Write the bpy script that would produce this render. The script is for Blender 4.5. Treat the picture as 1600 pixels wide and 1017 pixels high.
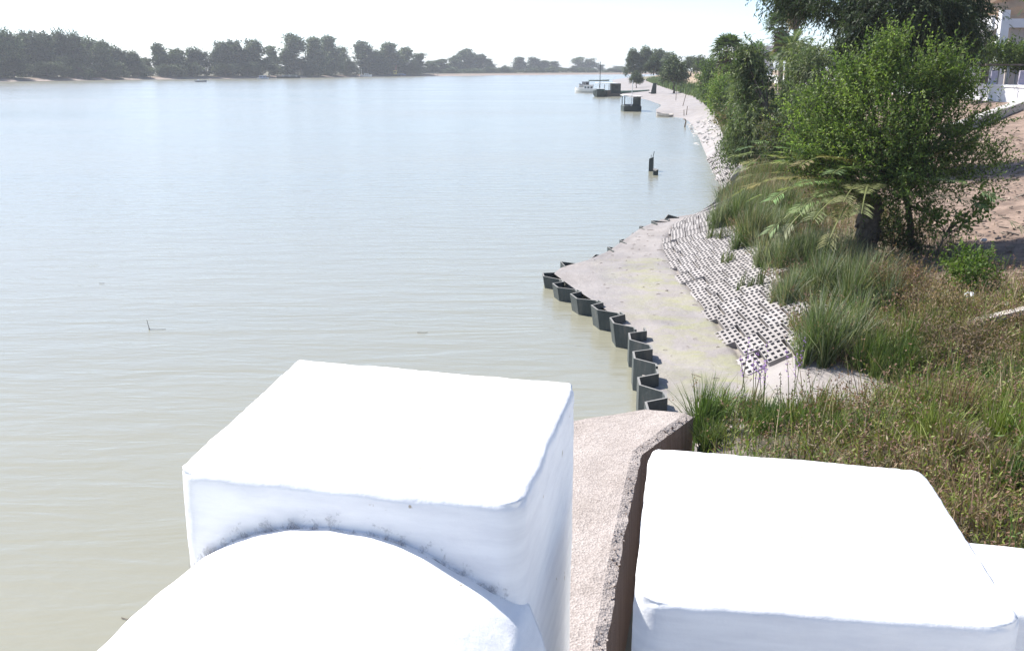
import bpy, bmesh, math, random
import numpy as np
from mathutils import Vector, noise as mn

for o in list(bpy.data.objects): bpy.data.objects.remove(o)
scene = bpy.context.scene
col = scene.collection
R = math.radians
# ------------------------------------------------------------------ camera
FPX, CH, HOR = 1550.0, 5.0, 106.0
PITCH = math.atan((508.5 - HOR) / FPX)
cam_d = bpy.data.cameras.new('camera'); cam = bpy.data.objects.new('camera', cam_d); col.objects.link(cam)
cam.location = (0, 0, CH); cam.rotation_euler = (math.pi / 2 - PITCH, 0, 0)
cam_d.sensor_width = 36; cam_d.lens = 36 * FPX / 1600; cam_d.clip_start = .05; cam_d.clip_end = 9000
scene.camera = cam
scene.render.resolution_x, scene.render.resolution_y = 1024, 650
# ------------------------------------------------------------------ light
SUN_AZ, SUN_EL = R(58), R(52)         # azimuth to the left of the view direction, elevation
sv = Vector((-math.sin(SUN_AZ) * math.cos(SUN_EL), math.cos(SUN_AZ) * math.cos(SUN_EL), math.sin(SUN_EL)))
w = bpy.data.worlds.new('World'); scene.world = w; w.use_nodes = True
nt = w.node_tree; bg = nt.nodes['Background']
sky = nt.nodes.new('ShaderNodeTexSky'); sky.sky_type = 'NISHITA'; sky.sun_disc = False
sky.sun_elevation = SUN_EL; sky.sun_rotation = -SUN_AZ
sky.air_density = .55; sky.dust_density = .6; sky.ozone_density = .7
nt.links.new(sky.outputs[0], bg.inputs[0]); bg.inputs[1].default_value = .128
sl = bpy.data.lights.new('sun', 'SUN'); so = bpy.data.objects.new('sun', sl); col.objects.link(so)
sl.energy = 4.6; sl.angle = R(.53); sl.color = (1, .955, .89)
so.rotation_euler = sv.to_track_quat('Z', 'Y').to_euler()
scene.view_settings.view_transform = 'Standard'; scene.view_settings.look = 'None'
scene.view_settings.exposure = 1.0; scene.view_settings.gamma = 1
scene.cycles.max_bounces = 8; scene.cycles.transparent_max_bounces = 8; scene.cycles.volume_bounces = 0

# ------------------------------------------------------------------ helpers
def ray(px, py):
    a = (px - 800) / FPX; b = (508.5 - py) / FPX
    return (a, math.cos(PITCH) + b * math.sin(PITCH), -math.sin(PITCH) + b * math.cos(PITCH))
def at(px, py, z=0.0):                # world point at height z
    d = ray(px, py); t = (z - CH) / d[2]
    return Vector((d[0] * t, d[1] * t, z))
def atd(px, py, y):                   # world point at distance y
    d = ray(px, py); t = y / d[1]
    return Vector((d[0] * t, y, CH + d[2] * t))
def tag(o, label=None, cat=None, group=None, kind=None):
    if label: o['label'] = label
    if cat: o['category'] = cat
    if group: o['group'] = group
    if kind: o['kind'] = kind
    return o
def empty(name, loc, label=None, cat=None, group=None):
    o = bpy.data.objects.new(name, None); col.objects.link(o); o.location = loc
    o.empty_display_size = .2
    return tag(o, label, cat, group)
def origin(o):
    v = Vector((0, 0, 0))
    while o is not None: v += o.location; o = o.parent
    return v
def mesh_from(name, V, F, mat, C=None, smooth=False):
    me = bpy.data.meshes.new(name)
    if isinstance(V, np.ndarray) and isinstance(F, np.ndarray):
        n, k = F.shape
        me.vertices.add(len(V)); me.vertices.foreach_set('co', V.astype(np.float32).ravel())
        me.loops.add(n * k); me.loops.foreach_set('vertex_index', F.astype(np.int32).ravel())
        me.polygons.add(n); me.polygons.foreach_set('loop_start', np.arange(0, n * k, k, dtype=np.int32))
        me.update(calc_edges=True)
    else:
        me.from_pydata([tuple(v) for v in V], [], [tuple(f) for f in F])
    if C is not None:
        a = me.attributes.new('Col', 'FLOAT_COLOR', 'POINT')
        cc = np.ones((len(V), 4), dtype=np.float32); cc[:, :3] = C
        a.data.foreach_set('color', cc.ravel())
    me.materials.append(mat)
    if smooth: me.polygons.foreach_set('use_smooth', [True] * len(me.polygons))
    return me
def link(name, me, parent=None, loc=None):
    o = bpy.data.objects.new(name, me); col.objects.link(o)
    if parent is not None: o.parent = parent
    if loc is not None: o.location = loc
    return o
class MB:
    def __init__(s): s.v = []; s.f = []
    def add(s, vs, fs):
        n = len(s.v); s.v += [Vector(v) for v in vs]; s.f += [tuple(i + n for i in f) for f in fs]; return s
    def box(s, c, d, rz=0, rx=0, ry=0, taper=1.0):
        from mathutils import Euler
        m = Euler((rx, ry, rz)).to_matrix(); vs = []
        for k in (-1, 1):
            tp = taper if k > 0 else 1
            for i, j in ((-1, -1), (1, -1), (1, 1), (-1, 1)):
                vs.append(Vector(c) + m @ Vector((i * d[0] / 2 * tp, j * d[1] / 2 * tp, k * d[2] / 2)))
        return s.add(vs, [(3, 2, 1, 0), (4, 5, 6, 7), (0, 1, 5, 4), (1, 2, 6, 5), (2, 3, 7, 6), (3, 0, 4, 7)])
    def tube(s, pts, rad, n=6, cap=True):
        pts = [Vector(p) for p in pts]
        if not hasattr(rad, '__len__'): rad = [rad] * len(pts)
        vs = []; fs = []
        for i, p in enumerate(pts):
            t = (pts[min(i + 1, len(pts) - 1)] - pts[max(i - 1, 0)]).normalized()
            a = t.cross(Vector((0, 0, 1)) if abs(t.z) < .9 else Vector((1, 0, 0))).normalized(); b = t.cross(a)
            for k in range(n):
                th = 2 * math.pi * k / n
                vs.append(p + (a * math.cos(th) + b * math.sin(th)) * rad[i])
        for i in range(len(pts) - 1):
            for k in range(n):
                fs.append((i * n + k, i * n + (k + 1) % n, (i + 1) * n + (k + 1) % n, (i + 1) * n + k))
        if cap: fs.append(tuple(range(n - 1, -1, -1))); fs.append(tuple((len(pts) - 1) * n + k for k in range(n)))
        return s.add(vs, fs)
    def prism(s, poly, z0, z1):
        n = len(poly)
        return s.add([(p[0], p[1], z0) for p in poly] + [(p[0], p[1], z1) for p in poly],
                     [tuple(range(n - 1, -1, -1)), tuple(range(n, 2 * n))] + [(i, (i + 1) % n, n + (i + 1) % n, n + i) for i in range(n)])
    def build(s, name, mat, parent=None, smooth=False, bevel=0):
        og = origin(parent) if parent is not None else Vector((0, 0, 0))
        me = mesh_from(name, [v - og for v in s.v], s.f, mat, smooth=smooth)
        bm = bmesh.new(); bm.from_mesh(me)
        if bevel: bmesh.ops.bevel(bm, geom=list(bm.edges), offset=bevel, segments=1, affect='EDGES', clamp_overlap=True)
        bmesh.ops.recalc_face_normals(bm, faces=list(bm.faces)); bm.to_mesh(me); bm.free()
        return link(name, me, parent)
def build_top(mb, name, mat, label, cat, group=None, **k):    # one-mesh thing, origin at its base centre
    xs = [v.x for v in mb.v]; ys = [v.y for v in mb.v]; zs = [v.z for v in mb.v]
    c = Vector(((min(xs) + max(xs)) / 2, (min(ys) + max(ys)) / 2, min(zs)))
    for v in mb.v: v -= c
    o = mb.build(name, mat, **k); o.location = c
    return tag(o, label, cat, group)

# ------------------------------------------------------------------ materials
def mat_base(name):
    m = bpy.data.materials.new(name); m.use_nodes = True
    n = m.node_tree.nodes; l = m.node_tree.links
    return m, n, l, n['Principled BSDF']
def ramp(n, l, fac, stops):
    r = n.new('ShaderNodeValToRGB'); e = r.color_ramp.elements
    while len(e) < len(stops): e.new(.5)
    for i, (p, c) in enumerate(stops): e[i].position = p; e[i].color = (*c, 1) if len(c) == 3 else c
    l.new(fac, r.inputs[0]); return r
def noise_tex(n, l, scale, detail=6, rough=.6, vec=None, dist=0):
    t = n.new('ShaderNodeTexNoise'); t.inputs['Scale'].default_value = scale; t.inputs['Detail'].default_value = detail
    t.inputs['Roughness'].default_value = rough; t.inputs['Distortion'].default_value = dist
    if vec is not None: l.new(vec, t.inputs['Vector'])
    return t
def objco(n): return n.new('ShaderNodeTexCoord').outputs['Object']
def mixc(n, l, fac, a, b, mode='MIX'):
    x = n.new('ShaderNodeMix'); x.data_type = 'RGBA'; x.blend_type = mode
    for s, i in ((fac, 0), (a, 6), (b, 7)):
        if hasattr(s, 'links'): l.new(s, x.inputs[i])
        elif i == 0: x.inputs[i].default_value = s
        else: x.inputs[i].default_value = (*s, 1)
    return x.outputs[2]
def bump(n, l, b, h, strength=.3, dist=.02):
    x = n.new('ShaderNodeBump'); x.inputs['Strength'].default_value = strength; x.inputs['Distance'].default_value = dist
    l.new(h, x.inputs['Height']); l.new(x.outputs[0], b.inputs['Normal']); return x
def simple(name, c, rough=.7, var=.25, scale=3, bumpk=.15, metal=0):
    m, n, l, b = mat_base(name); v = objco(n)
    t = noise_tex(n, l, scale, 6, .65, v)
    d = tuple(x * (1 - var) for x in c); u = tuple(min(1, x * (1 + var)) for x in c)
    l.new(ramp(n, l, t.outputs[0], [(.3, d), (.7, u)]).outputs[0], b.inputs['Base Color'])
    b.inputs['Roughness'].default_value = rough; b.inputs['Metallic'].default_value = metal
    if bumpk: bump(n, l, b, noise_tex(n, l, scale * 8, 4, .6, v).outputs[0], bumpk, .02)
    return m
def attr_mat(name, rough=.6, transl=.0, spec=.3):
    m, n, l, b = mat_base(name); a = n.new('ShaderNodeAttribute'); a.attribute_name = 'Col'
    l.new(a.outputs['Color'], b.inputs['Base Color']); b.inputs['Roughness'].default_value = rough
    b.inputs['Specular IOR Level'].default_value = spec
    if transl:
        t = n.new('ShaderNodeBsdfTranslucent'); mx = n.new('ShaderNodeMixShader'); mx.inputs[0].default_value = transl
        br = n.new('ShaderNodeMix'); br.data_type = 'RGBA'; br.blend_type = 'MULTIPLY'; br.inputs[0].default_value = 1
        l.new(a.outputs['Color'], br.inputs[6]); br.inputs[7].default_value = (1.3, 1.5, .7, 1)
        l.new(br.outputs[2], t.inputs[0])
        l.new(b.outputs[0], mx.inputs[1]); l.new(t.outputs[0], mx.inputs[2])
        l.new(mx.outputs[0], n['Material Output'].inputs[0])
    return m
M = {}
M['leaf'] = attr_mat('leaf', .55, .35, .25)
M['leaf_far'] = attr_mat('leaf_far', .6, .2, .25)
def tree_variation(m):     # each far tree its own tone
    n, l = m.node_tree.nodes, m.node_tree.links; oi = n.new('ShaderNodeObjectInfo'); b = n['Principled BSDF']
    src = b.inputs['Base Color'].links[0].from_socket
    r = n.new('ShaderNodeValToRGB'); e = r.color_ramp.elements; e[0].color = (.7, .78, .7, 1); e[1].color = (2.2, 2.1, 1.8, 1); l.new(oi.outputs['Random'], r.inputs[0])
    x = n.new('ShaderNodeMix'); x.data_type = 'RGBA'; x.blend_type = 'MULTIPLY'; x.inputs[0].default_value = 1; l.new(src, x.inputs[6]); l.new(r.outputs[0], x.inputs[7]); l.new(x.outputs[2], b.inputs['Base Color'])
tree_variation(M['leaf_far'])
M['blade'] = attr_mat('grass_blade', .6, .25, .3)
M['bark'] = simple('bark', (.11, .085, .065), .9, .4, 6, .5)
M['palm_bark'] = simple('palm_bark', (.12, .095, .075), .95, .45, 9, .7)
M['dark_hull'] = simple('dark_hull', (.035, .05, .045), .6, .3, 4)
M['wood'] = simple('weathered_wood', (.2, .16, .125), .85, .35, 5, .4)
M['pale_wood'] = simple('pale_plank', (.42, .39, .36), .85, .2, 5, .4)
M['white_paint'] = simple('boat_white', (.72, .73, .72), .45, .08, 3, .05)
M['grey_paint'] = simple('grey_paint', (.28, .29, .3), .6, .2, 3, .1)
M['blue_paint'] = simple('blue_paint', (.2, .26, .42), .5, .15, 3, .05)
M['green_paint'] = simple('green_paint', (.11, .2, .15), .5, .2, 3, .05)
M['yellow_paint'] = simple('yellow_paint', (.65, .5, .08), .5, .1, 3, .05)
M['red_paint'] = simple('red_paint', (.38, .1, .08), .6, .2, 3, .05)
M['glass'] = simple('dark_glass', (.03, .035, .04), .1, .1, 2, 0)
M['roof_tin'] = simple('pale_roof', (.62, .6, .57), .6, .15, 4, .1)
M['bag'] = simple('litter_plastic', (.6, .66, .72), .3, .15, 9, .3)
M['paper'] = simple('litter_paper', (.75, .73, .7), .8, .1, 9, .2)
M['steel_post'] = simple('steel_post', (.3, .31, .32), .5, .15, 5, .1)
M['cloth'] = simple('chair_plastic', (.55, .5, .58), .5, .2, 5, .05)

def whitewash():
    m, n, l, b = mat_base('whitewash'); v = objco(n)
    lo = noise_tex(n, l, 2.3, 6, .6, v); mid = noise_tex(n, l, 14, 6, .65, v); fine = noise_tex(n, l, 95, 5, .6, v)
    c = ramp(n, l, lo.outputs[0], [(.3, (.76, .765, .775)), (.65, (.82, .82, .815))]).outputs[0]
    sp = noise_tex(n, l, 26, 3, .5, v)
    k = ramp(n, l, sp.outputs[0], [(.725, (0, 0, 0)), (.755, (1, 1, 1))]).outputs[0]
    c = mixc(n, l, k, c, (.42, .36, .28))
    sp2 = noise_tex(n, l, 9, 8, .7, v)
    k2 = ramp(n, l, sp2.outputs[0], [(.66, (0, 0, 0)), (.8, (.55, .55, .55))]).outputs[0]
    c = mixc(n, l, k2, c, (.6, .59, .56))
    mpb = n.new('ShaderNodeMapping'); mpb.inputs['Scale'].default_value = (6, 6, 38); mpb.inputs['Rotation'].default_value = (.15, .1, 0); l.new(v, mpb.inputs[0])
    br = noise_tex(n, l, 1, 5, .6, mpb.outputs[0])                       # brush strokes
    c = mixc(n, l, 1, c, ramp(n, l, br.outputs[0], [(.35, (.93, .93, .94)), (.6, (1.02, 1.02, 1.02))]).outputs[0], 'MULTIPLY')
    l.new(c, b.inputs['Base Color']); b.inputs['Roughness'].default_value = .75
    ad = n.new('ShaderNodeMath'); ad.operation = 'MULTIPLY_ADD'; ad.inputs[1].default_value = .25
    l.new(fine.outputs[0], ad.inputs[0]); l.new(mid.outputs[0], ad.inputs[2])
    bump(n, l, b, ad.outputs[0], .35, .008); return m
M['white'] = whitewash()
M['dirt_crust'] = simple('grey_grime', (.42, .42, .44), .95, .4, 30, .6)

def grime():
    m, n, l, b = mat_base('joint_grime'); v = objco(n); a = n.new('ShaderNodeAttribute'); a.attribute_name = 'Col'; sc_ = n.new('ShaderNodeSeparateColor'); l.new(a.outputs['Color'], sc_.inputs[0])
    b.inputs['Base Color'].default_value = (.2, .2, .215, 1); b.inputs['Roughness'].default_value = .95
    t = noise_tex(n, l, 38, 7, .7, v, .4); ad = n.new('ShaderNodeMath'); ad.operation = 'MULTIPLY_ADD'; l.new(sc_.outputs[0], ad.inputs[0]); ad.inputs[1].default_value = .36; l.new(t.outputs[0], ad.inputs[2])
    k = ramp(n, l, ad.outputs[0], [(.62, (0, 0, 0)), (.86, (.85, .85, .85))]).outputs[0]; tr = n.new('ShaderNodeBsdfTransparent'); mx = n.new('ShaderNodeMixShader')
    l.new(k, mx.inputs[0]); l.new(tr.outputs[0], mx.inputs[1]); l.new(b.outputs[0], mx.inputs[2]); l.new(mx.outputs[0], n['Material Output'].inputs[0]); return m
M['grime'] = grime()
def concrete():
    m, n, l, b = mat_base('exposed_concrete'); v = objco(n)
    lo = noise_tex(n, l, 1.4, 6, .6, v); ag = n.new('ShaderNodeTexVoronoi'); ag.inputs['Scale'].default_value = 55
    l.new(v, ag.inputs['Vector'])
    c = ramp(n, l, lo.outputs[0], [(.25, (.29, .255, .232)), (.55, (.36, .322, .3)), (.8, (.41, .38, .355))]).outputs[0]
    g = ramp(n, l, ag.outputs['Color'], [(.2, (.74, .71, .69)), (.8, (1.18, 1.16, 1.15))]).outputs[0]
    c = mixc(n, l, .75, c, g, 'MULTIPLY')
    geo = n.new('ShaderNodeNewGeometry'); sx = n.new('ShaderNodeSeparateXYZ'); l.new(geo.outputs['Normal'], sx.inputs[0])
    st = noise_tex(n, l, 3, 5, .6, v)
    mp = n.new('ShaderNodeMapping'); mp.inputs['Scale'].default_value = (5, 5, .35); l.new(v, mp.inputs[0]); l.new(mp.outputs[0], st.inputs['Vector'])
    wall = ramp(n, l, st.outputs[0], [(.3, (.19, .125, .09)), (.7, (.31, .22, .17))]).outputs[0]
    k = ramp(n, l, sx.outputs['Z'], [(.15, (1, 1, 1)), (.35, (0, 0, 0))]).outputs[0]   # stained vertical faces, their shade also put into the brown
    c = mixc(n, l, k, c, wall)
    l.new(c, b.inputs['Base Color']); b.inputs['Roughness'].default_value = .92
    ad = n.new('ShaderNodeMath'); ad.operation = 'MULTIPLY_ADD'; ad.inputs[1].default_value = .6
    l.new(ag.outputs['Distance'], ad.inputs[0]); l.new(noise_tex(n, l, 12, 6, .7, v).outputs[0], ad.inputs[2])
    bump(n, l, b, ad.outputs[0], .55, .025); return m
M['concrete'] = concrete()

def paver_mat():
    m, n, l, b = mat_base('paver_concrete'); v = n.new('ShaderNodeNewGeometry').outputs['Position']
    oi = n.new('ShaderNodeObjectInfo')
    c = ramp(n, l, noise_tex(n, l, 5, 6, .65, v).outputs[0], [(.3, (.25, .232, .224)), (.7, (.345, .325, .315))]).outputs[0]
    g = ramp(n, l, oi.outputs['Random'], [(0, (.86, .85, .84)), (1, (1.05, 1.05, 1.05))]).outputs[0]
    l.new(mixc(n, l, 1, c, g, 'MULTIPLY'), b.inputs['Base Color']); b.inputs['Roughness'].default_value = .9
    bump(n, l, b, noise_tex(n, l, 60, 4, .6, v).outputs[0], .3, .01); return m
M['paver'] = paver_mat()

def pile_mat():
    m, n, l, b = mat_base('sheet_pile_steel'); v = objco(n)
    mp = n.new('ShaderNodeMapping'); mp.inputs['Scale'].default_value = (6, 6, 1.2); l.new(v, mp.inputs[0])
    c = ramp(n, l, noise_tex(n, l, 1, 6, .65, mp.outputs[0]).outputs[0], [(.3, (.04, .05, .05)), (.52, (.065, .078, .077)), (.68, (.115, .115, .105)), (.8, (.13, .085, .055))]).outputs[0]
    geo = n.new('ShaderNodeNewGeometry'); sx = n.new('ShaderNodeSeparateXYZ'); l.new(geo.outputs['True Normal'], sx.inputs[0])
    k = ramp(n, l, sx.outputs['Z'], [(.75, (0, 0, 0)), (.9, (1, 1, 1))]).outputs[0]; c = mixc(n, l, k, c, (.22, .215, .205))   # lighter top edge
    l.new(c, b.inputs['Base Color']); b.inputs['Roughness'].default_value = .7
    bump(n, l, b, noise_tex(n, l, 20, 5, .6, v).outputs[0], .3, .01); return m
M['pile'] = pile_mat()

def water_mat():
    m, n, l, b = mat_base('river_water'); v = objco(n)
    mp = n.new('ShaderNodeMapping'); mp.inputs['Rotation'].default_value = (0, 0, R(-17)); mp.inputs['Scale'].default_value = (.42, 1.7, 1); l.new(v, mp.inputs[0])
    a = noise_tex(n, l, 1.0, 3, .5, mp.outputs[0], .4)
    mp2 = n.new('ShaderNodeMapping'); mp2.inputs['Rotation'].default_value = (0, 0, R(9)); mp2.inputs['Scale'].default_value = (2.2, 5.5, 1); l.new(v, mp2.inputs[0])
    c2 = noise_tex(n, l, 1.0, 3, .5, mp2.outputs[0], .3)
    mp3 = n.new('ShaderNodeMapping'); mp3.inputs['Rotation'].default_value = (0, 0, R(-8)); mp3.inputs['Scale'].default_value = (.012, .05, 1); l.new(v, mp3.inputs[0])
    big = noise_tex(n, l, 1.0, 4, .55, mp3.outputs[0], .5)
    ad = n.new('ShaderNodeMath'); ad.operation = 'MULTIPLY_ADD'; ad.inputs[1].default_value = .28; l.new(c2.outputs[0], ad.inputs[0]); l.new(a.outputs[0], ad.inputs[2])
    silt = ramp(n, l, big.outputs[0], [(.3, (.225, .222, .165)), (.7, (.26, .255, .2))]).outputs[0]
    l.new(silt, b.inputs['Base Color']); l.new(ramp(n, l, big.outputs[0], [(.35, (.18,) * 3), (.65, (.24,) * 3)]).outputs[0], b.inputs['Roughness']); b.inputs['IOR'].default_value = 1.55   # wind patches
    bump(n, l, b, ad.outputs[0], .38, .11); return m
M['water'] = water_mat()

def ground_mat():
    m, n, l, b = mat_base('bank_soil'); a = n.new('ShaderNodeAttribute'); a.attribute_name = 'Col'; v = objco(n)
    g = ramp(n, l, noise_tex(n, l, 1.7, 8, .7, v).outputs[0], [(.38, (.55, .52, .5)), (.62, (1.2, 1.18, 1.16))]).outputs[0]
    c = mixc(n, l, 1, a.outputs['Color'], g, 'MULTIPLY')
    sp = ramp(n, l, noise_tex(n, l, 9, 4, .6, v).outputs[0], [(.54, (0, 0, 0)), (.66, (.75, .75, .75))]).outputs[0]
    dk = mixc(n, l, sp, c, (.13, .095, .07)); c = mixc(n, l, a.outputs['Alpha'], c, dk)
    l.new(c, b.inputs['Base Color']); b.inputs['Roughness'].default_value = .9
    bump(n, l, b, noise_tex(n, l, 6, 8, .7, v).outputs[0], .5, .06); return m
M['ground'] = ground_mat()
def mud_mat():
    m, n, l, b = mat_base('wet_mud'); v = objco(n)
    c = ramp(n, l, noise_tex(n, l, .9, 7, .6, v).outputs[0], [(.35, (.235, .212, .2)), (.65, (.315, .288, .274))]).outputs[0]
    a = n.new('ShaderNodeAttribute'); a.attribute_name = 'Col'
    al = ramp(n, l, noise_tex(n, l, 1.6, 7, .65, v, .6).outputs[0], [(.43, (0, 0, 0)), (.62, (.65, .65, .65))]).outputs[0]
    k = n.new('ShaderNodeMath'); k.operation = 'MULTIPLY'; l.new(al, k.inputs[0])
    sx = n.new('ShaderNodeSeparateColor'); l.new(a.outputs['Color'], sx.inputs[0]); l.new(sx.outputs[0], k.inputs[1])
    c = mixc(n, l, k.outputs[0], c, (.27, .275, .12))
    c = mixc(n, l, sx.outputs[1], c, (.2, .18, .165))
    l.new(c, b.inputs['Base Color'])
    l.new(ramp(n, l, noise_tex(n, l, .7, 4, .5, v).outputs[0], [(.3, (.45,) * 3), (.7, (.8,) * 3)]).outputs[0], b.inputs['Roughness'])
    bump(n, l, b, noise_tex(n, l, 5, 8, .72, v).outputs[0], .6, .06); return m
M['mud'] = mud_mat()
M['cliff'] = simple('cliff_earth', (.42, .29, .185), .95, .35, .35, .6)
M['render_white'] = simple('white_render', (.74, .74, .75), .8, .06, 1.5, .1)
M['stone_grey'] = simple('stone_grey', (.40, .385, .37), .9, .15, 4, .3)
M['building_shade'] = simple('shaded_render', (.42, .38, .35), .85, .1, 2, .1)  # shade of the white building's wall put into a darker colour
M['pave'] = simple('promenade_paving', (.48, .44, .4), .9, .12, 1, .1)
M['terrace'] = simple('pale_terrace', (.6, .57, .53), .9, .1, 2, .1)
M['purple'] = simple('purple_petal', (.4, .2, .58), .6, .2, 30, 0)

# ------------------------------------------------------------------ terrain profile
def tab(pts):
    xs = np.array([p[0] for p in pts], float); ys = np.array([p[1] for p in pts], float)
    return lambda y: np.interp(y, xs, ys)
S = tab([(-60, 1.9), (12.4, 1.98), (13.5, 2.0), (15, 2.08), (17, 2.2), (18.5, 2.1), (20, 1.75), (21.5, 1.35), (23, 1.0), (23.8, 1.25), (24.6, 1.9), (26, 2.6), (29.5, 3.8),
         (32, 4.8), (34, 6.2), (37, 7.6), (40.3, 8.6), (52.4, 10.4), (60.4, 11.6), (82, 14.9), (97, 16.9), (104, 17.3), (107, 16.3), (113, 15.9), (125, 17.5), (140, 20.5),
         (165, 21.5), (186, 19.9), (230, 24), (284, 28.5), (434, 42), (560, 66), (700, 150), (800, 400), (2400, 900)])
T = tab([(-60, 1.95), (10.4, 2.05), (11, 2.15), (11.25, 2.6), (11.6, 4.9), (12.5, 5.3), (13.9, 5.3), (14.7, 4.6), (15.4, 4.6), (15.9, 4.8), (20.3, 5.15), (28.3, 5.9), (32.5, 6.7), (43, 10), (55.6, 11.9),
         (73.7, 15.2), (109, 21.5), (150, 27), (210, 32), (284, 39), (434, 54), (560, 80), (700, 170), (800, 420), (2400, 920)])
B = tab([(-60, 1.9), (12, 2.3), (13, 3.6), (15.5, 3.75), (19.6, 3.85), (22.8, 3.85), (26.7, 4.05), (30.7, 5.0), (34.3, 6.9), (37, 7.8), (40.3, 8.7), (52.4, 10.6), (2400, 901)])
W = tab([(-60, 24), (40, 26), (52, 26.5), (90, 27), (150, 35), (210, 42), (300, 52), (434, 72), (560, 100), (700, 200), (800, 450), (2400, 950)])
ZT = tab([(-60, 1.15), (9, 1.1), (11, .85), (13, .5), (14.2, .65), (16, .75), (60, .75), (200, .9), (2400, 1)])
ZE = tab([(-60, .3), (12, .3), (30, .3), (33, .18), (36, -.02), (2400, -.02)])
def paver_dip(x, y):        # bedding cut for the paver slope
    if not (15.02 < y < 36.6): return 0
    b, t = float(B(y)), float(T(y))
    return .12 * min(1, max(0, (x - b) / .12)) * min(1, max(0, (t + .9 - x) / .3))
def ground_z(x, y):
    s, t, b, wl = float(S(y)), float(T(y)), float(B(y)), float(W(y)); zt = float(ZT(y)); ze = float(ZE(y))
    if y > 45: b = s
    b = min(max(b, s + .02), t - .02)
    if x <= s: return ze - .15 - (s - x) * .8
    if x <= b: return ze
    if x <= t: return ze + (zt - ze) * (x - b) / (t - b)
    if x <= wl:
        k = (x - t) / (wl - t); return zt + (3.2 - zt) * k
    return 3.2
def at_ground(px, py):
    d = ray(px, py); lo, hi = .5, None; t = 1.0
    while t < 900:
        if CH + d[2] * t < ground_z(d[0] * t, d[1] * t): hi = t; break
        lo = t; t *= 1.01
    if hi is None: hi = t
    for _ in range(30):
        mid = (lo + hi) / 2
        if CH + d[2] * mid < ground_z(d[0] * mid, d[1] * mid): hi = mid
        else: lo = mid
    return Vector((d[0] * hi, d[1] * hi, ground_z(d[0] * hi, d[1] * hi)))

# water
mb = MB(); mb.add([(-1400, -60, 0), (1100, -60, 0), (1100, 2300, 0), (-1400, 2300, 0)], [(0, 1, 2, 3)])
tag(mb.build('river_water', M['water']), kind='structure')

# right bank: one sheet following shore, toe and promenade
def bank_sheet():
    ys = np.concatenate([np.arange(-55, 8, 3.0), np.arange(8, 14, .35), np.arange(14, 17, .12), np.arange(17, 40, .35), np.arange(40, 130, 1.5), np.arange(130, 300, 6.0), np.arange(300, 900, 30.0), np.arange(900, 2301, 200.0)])
    us = np.concatenate([np.linspace(0, 1, 44), 1 + np.linspace(.03, 1, 34) ** 1.0, [2.08, 2.3, 3, 5, 9]])
    V = []; C = []
    for y in ys:
        s, t, wl = float(S(y)), float(T(y)), float(W(y))
        for u in us:
            if u <= 1: x = s - .02 + (t - s + .02) * u
            elif u <= 2: x = t + (wl - t) * (u - 1)
            else: x = wl + (u - 2) * 40
            z = ground_z(max(x, s + .005), y) - paver_dip(x, y)
            if x > t and u < 2:
                n1 = mn.fractal(Vector((x * .9, y * .9, 0)), .8, 2, 4) * .06 + mn.noise(Vector((x * .25, y * .25, 3))) * .12
                z += n1 * min(1, (x - t) / .6)
            elif x > s + .1: z += mn.fractal(Vector((x * 1.5, y * 1.5, 5)), .9, 2, 4) * .018 - .01
            V.append((x, y, z))
            k = (x - t) / max(1, wl - t)
            f1 = mn.noise(Vector((x * .35, y * .35, 9))) * .5 + .5
            if u <= 1: c = (.40, .355, .33, 0)
            elif y > 120: c = (.34, .26, .175, 1) if k > .35 else (.17, .17, .09, 1)
            elif y < 13: c = (.075, .068, .04, 1)
            else:
                bare = min(1, max(0, (x - t - 3.0 + 1.6 * f1) / 2.0))
                g = (.17, .15, .10); d = (.235, .172, .136)
                c = tuple(g[i] * (1 - bare) + d[i] * bare for i in range(3)) + (bare,)
            V_ = c; C.append(V_)
    n = len(us); F = []
    for i in range(len(ys) - 1):
        for j in range(n - 1): F.append((i * n + j, i * n + j + 1, (i + 1) * n + j + 1, (i + 1) * n + j))
    V = np.array(V); F = np.array(F); C = np.array(C)
    mud = np.array([us[f[0] % n] < .995 for f in F])
    me = mesh_from('river_bank', V, F[~mud], M['ground'], smooth=True)
    a = me.color_attributes.new('Colx', 'FLOAT_COLOR', 'POINT') if False else me.attributes.new('Col', 'FLOAT_COLOR', 'POINT')
    a.data.foreach_set('color', C.astype(np.float32).ravel())
    tag(link('river_bank', me), kind='structure')
    # algae (red channel) in the tidal pocket, wet darker mud (green channel) on the spit
    al = np.zeros((len(V), 3))
    al[:, 0] = np.where((V[:, 1] > 13) & (V[:, 1] < 25), 1.0, 0) * np.clip((V[:, 0] - 1.9) / 1.2, 0, 1) * np.clip((4.1 - V[:, 0]) / .4, 0, 1)
    al[:, 1] = np.clip(1 - np.abs(V[:, 1] - 113) / 9, 0, 1) * np.clip(1 - np.abs(V[:, 0] - 16.9) / 2.2, 0, 1) * .9
    me = mesh_from('mud_flat', V, F[mud], M['mud'], C=al, smooth=True)
    tag(link('mud_flat', me), kind='structure')
bank_sheet()

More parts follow.
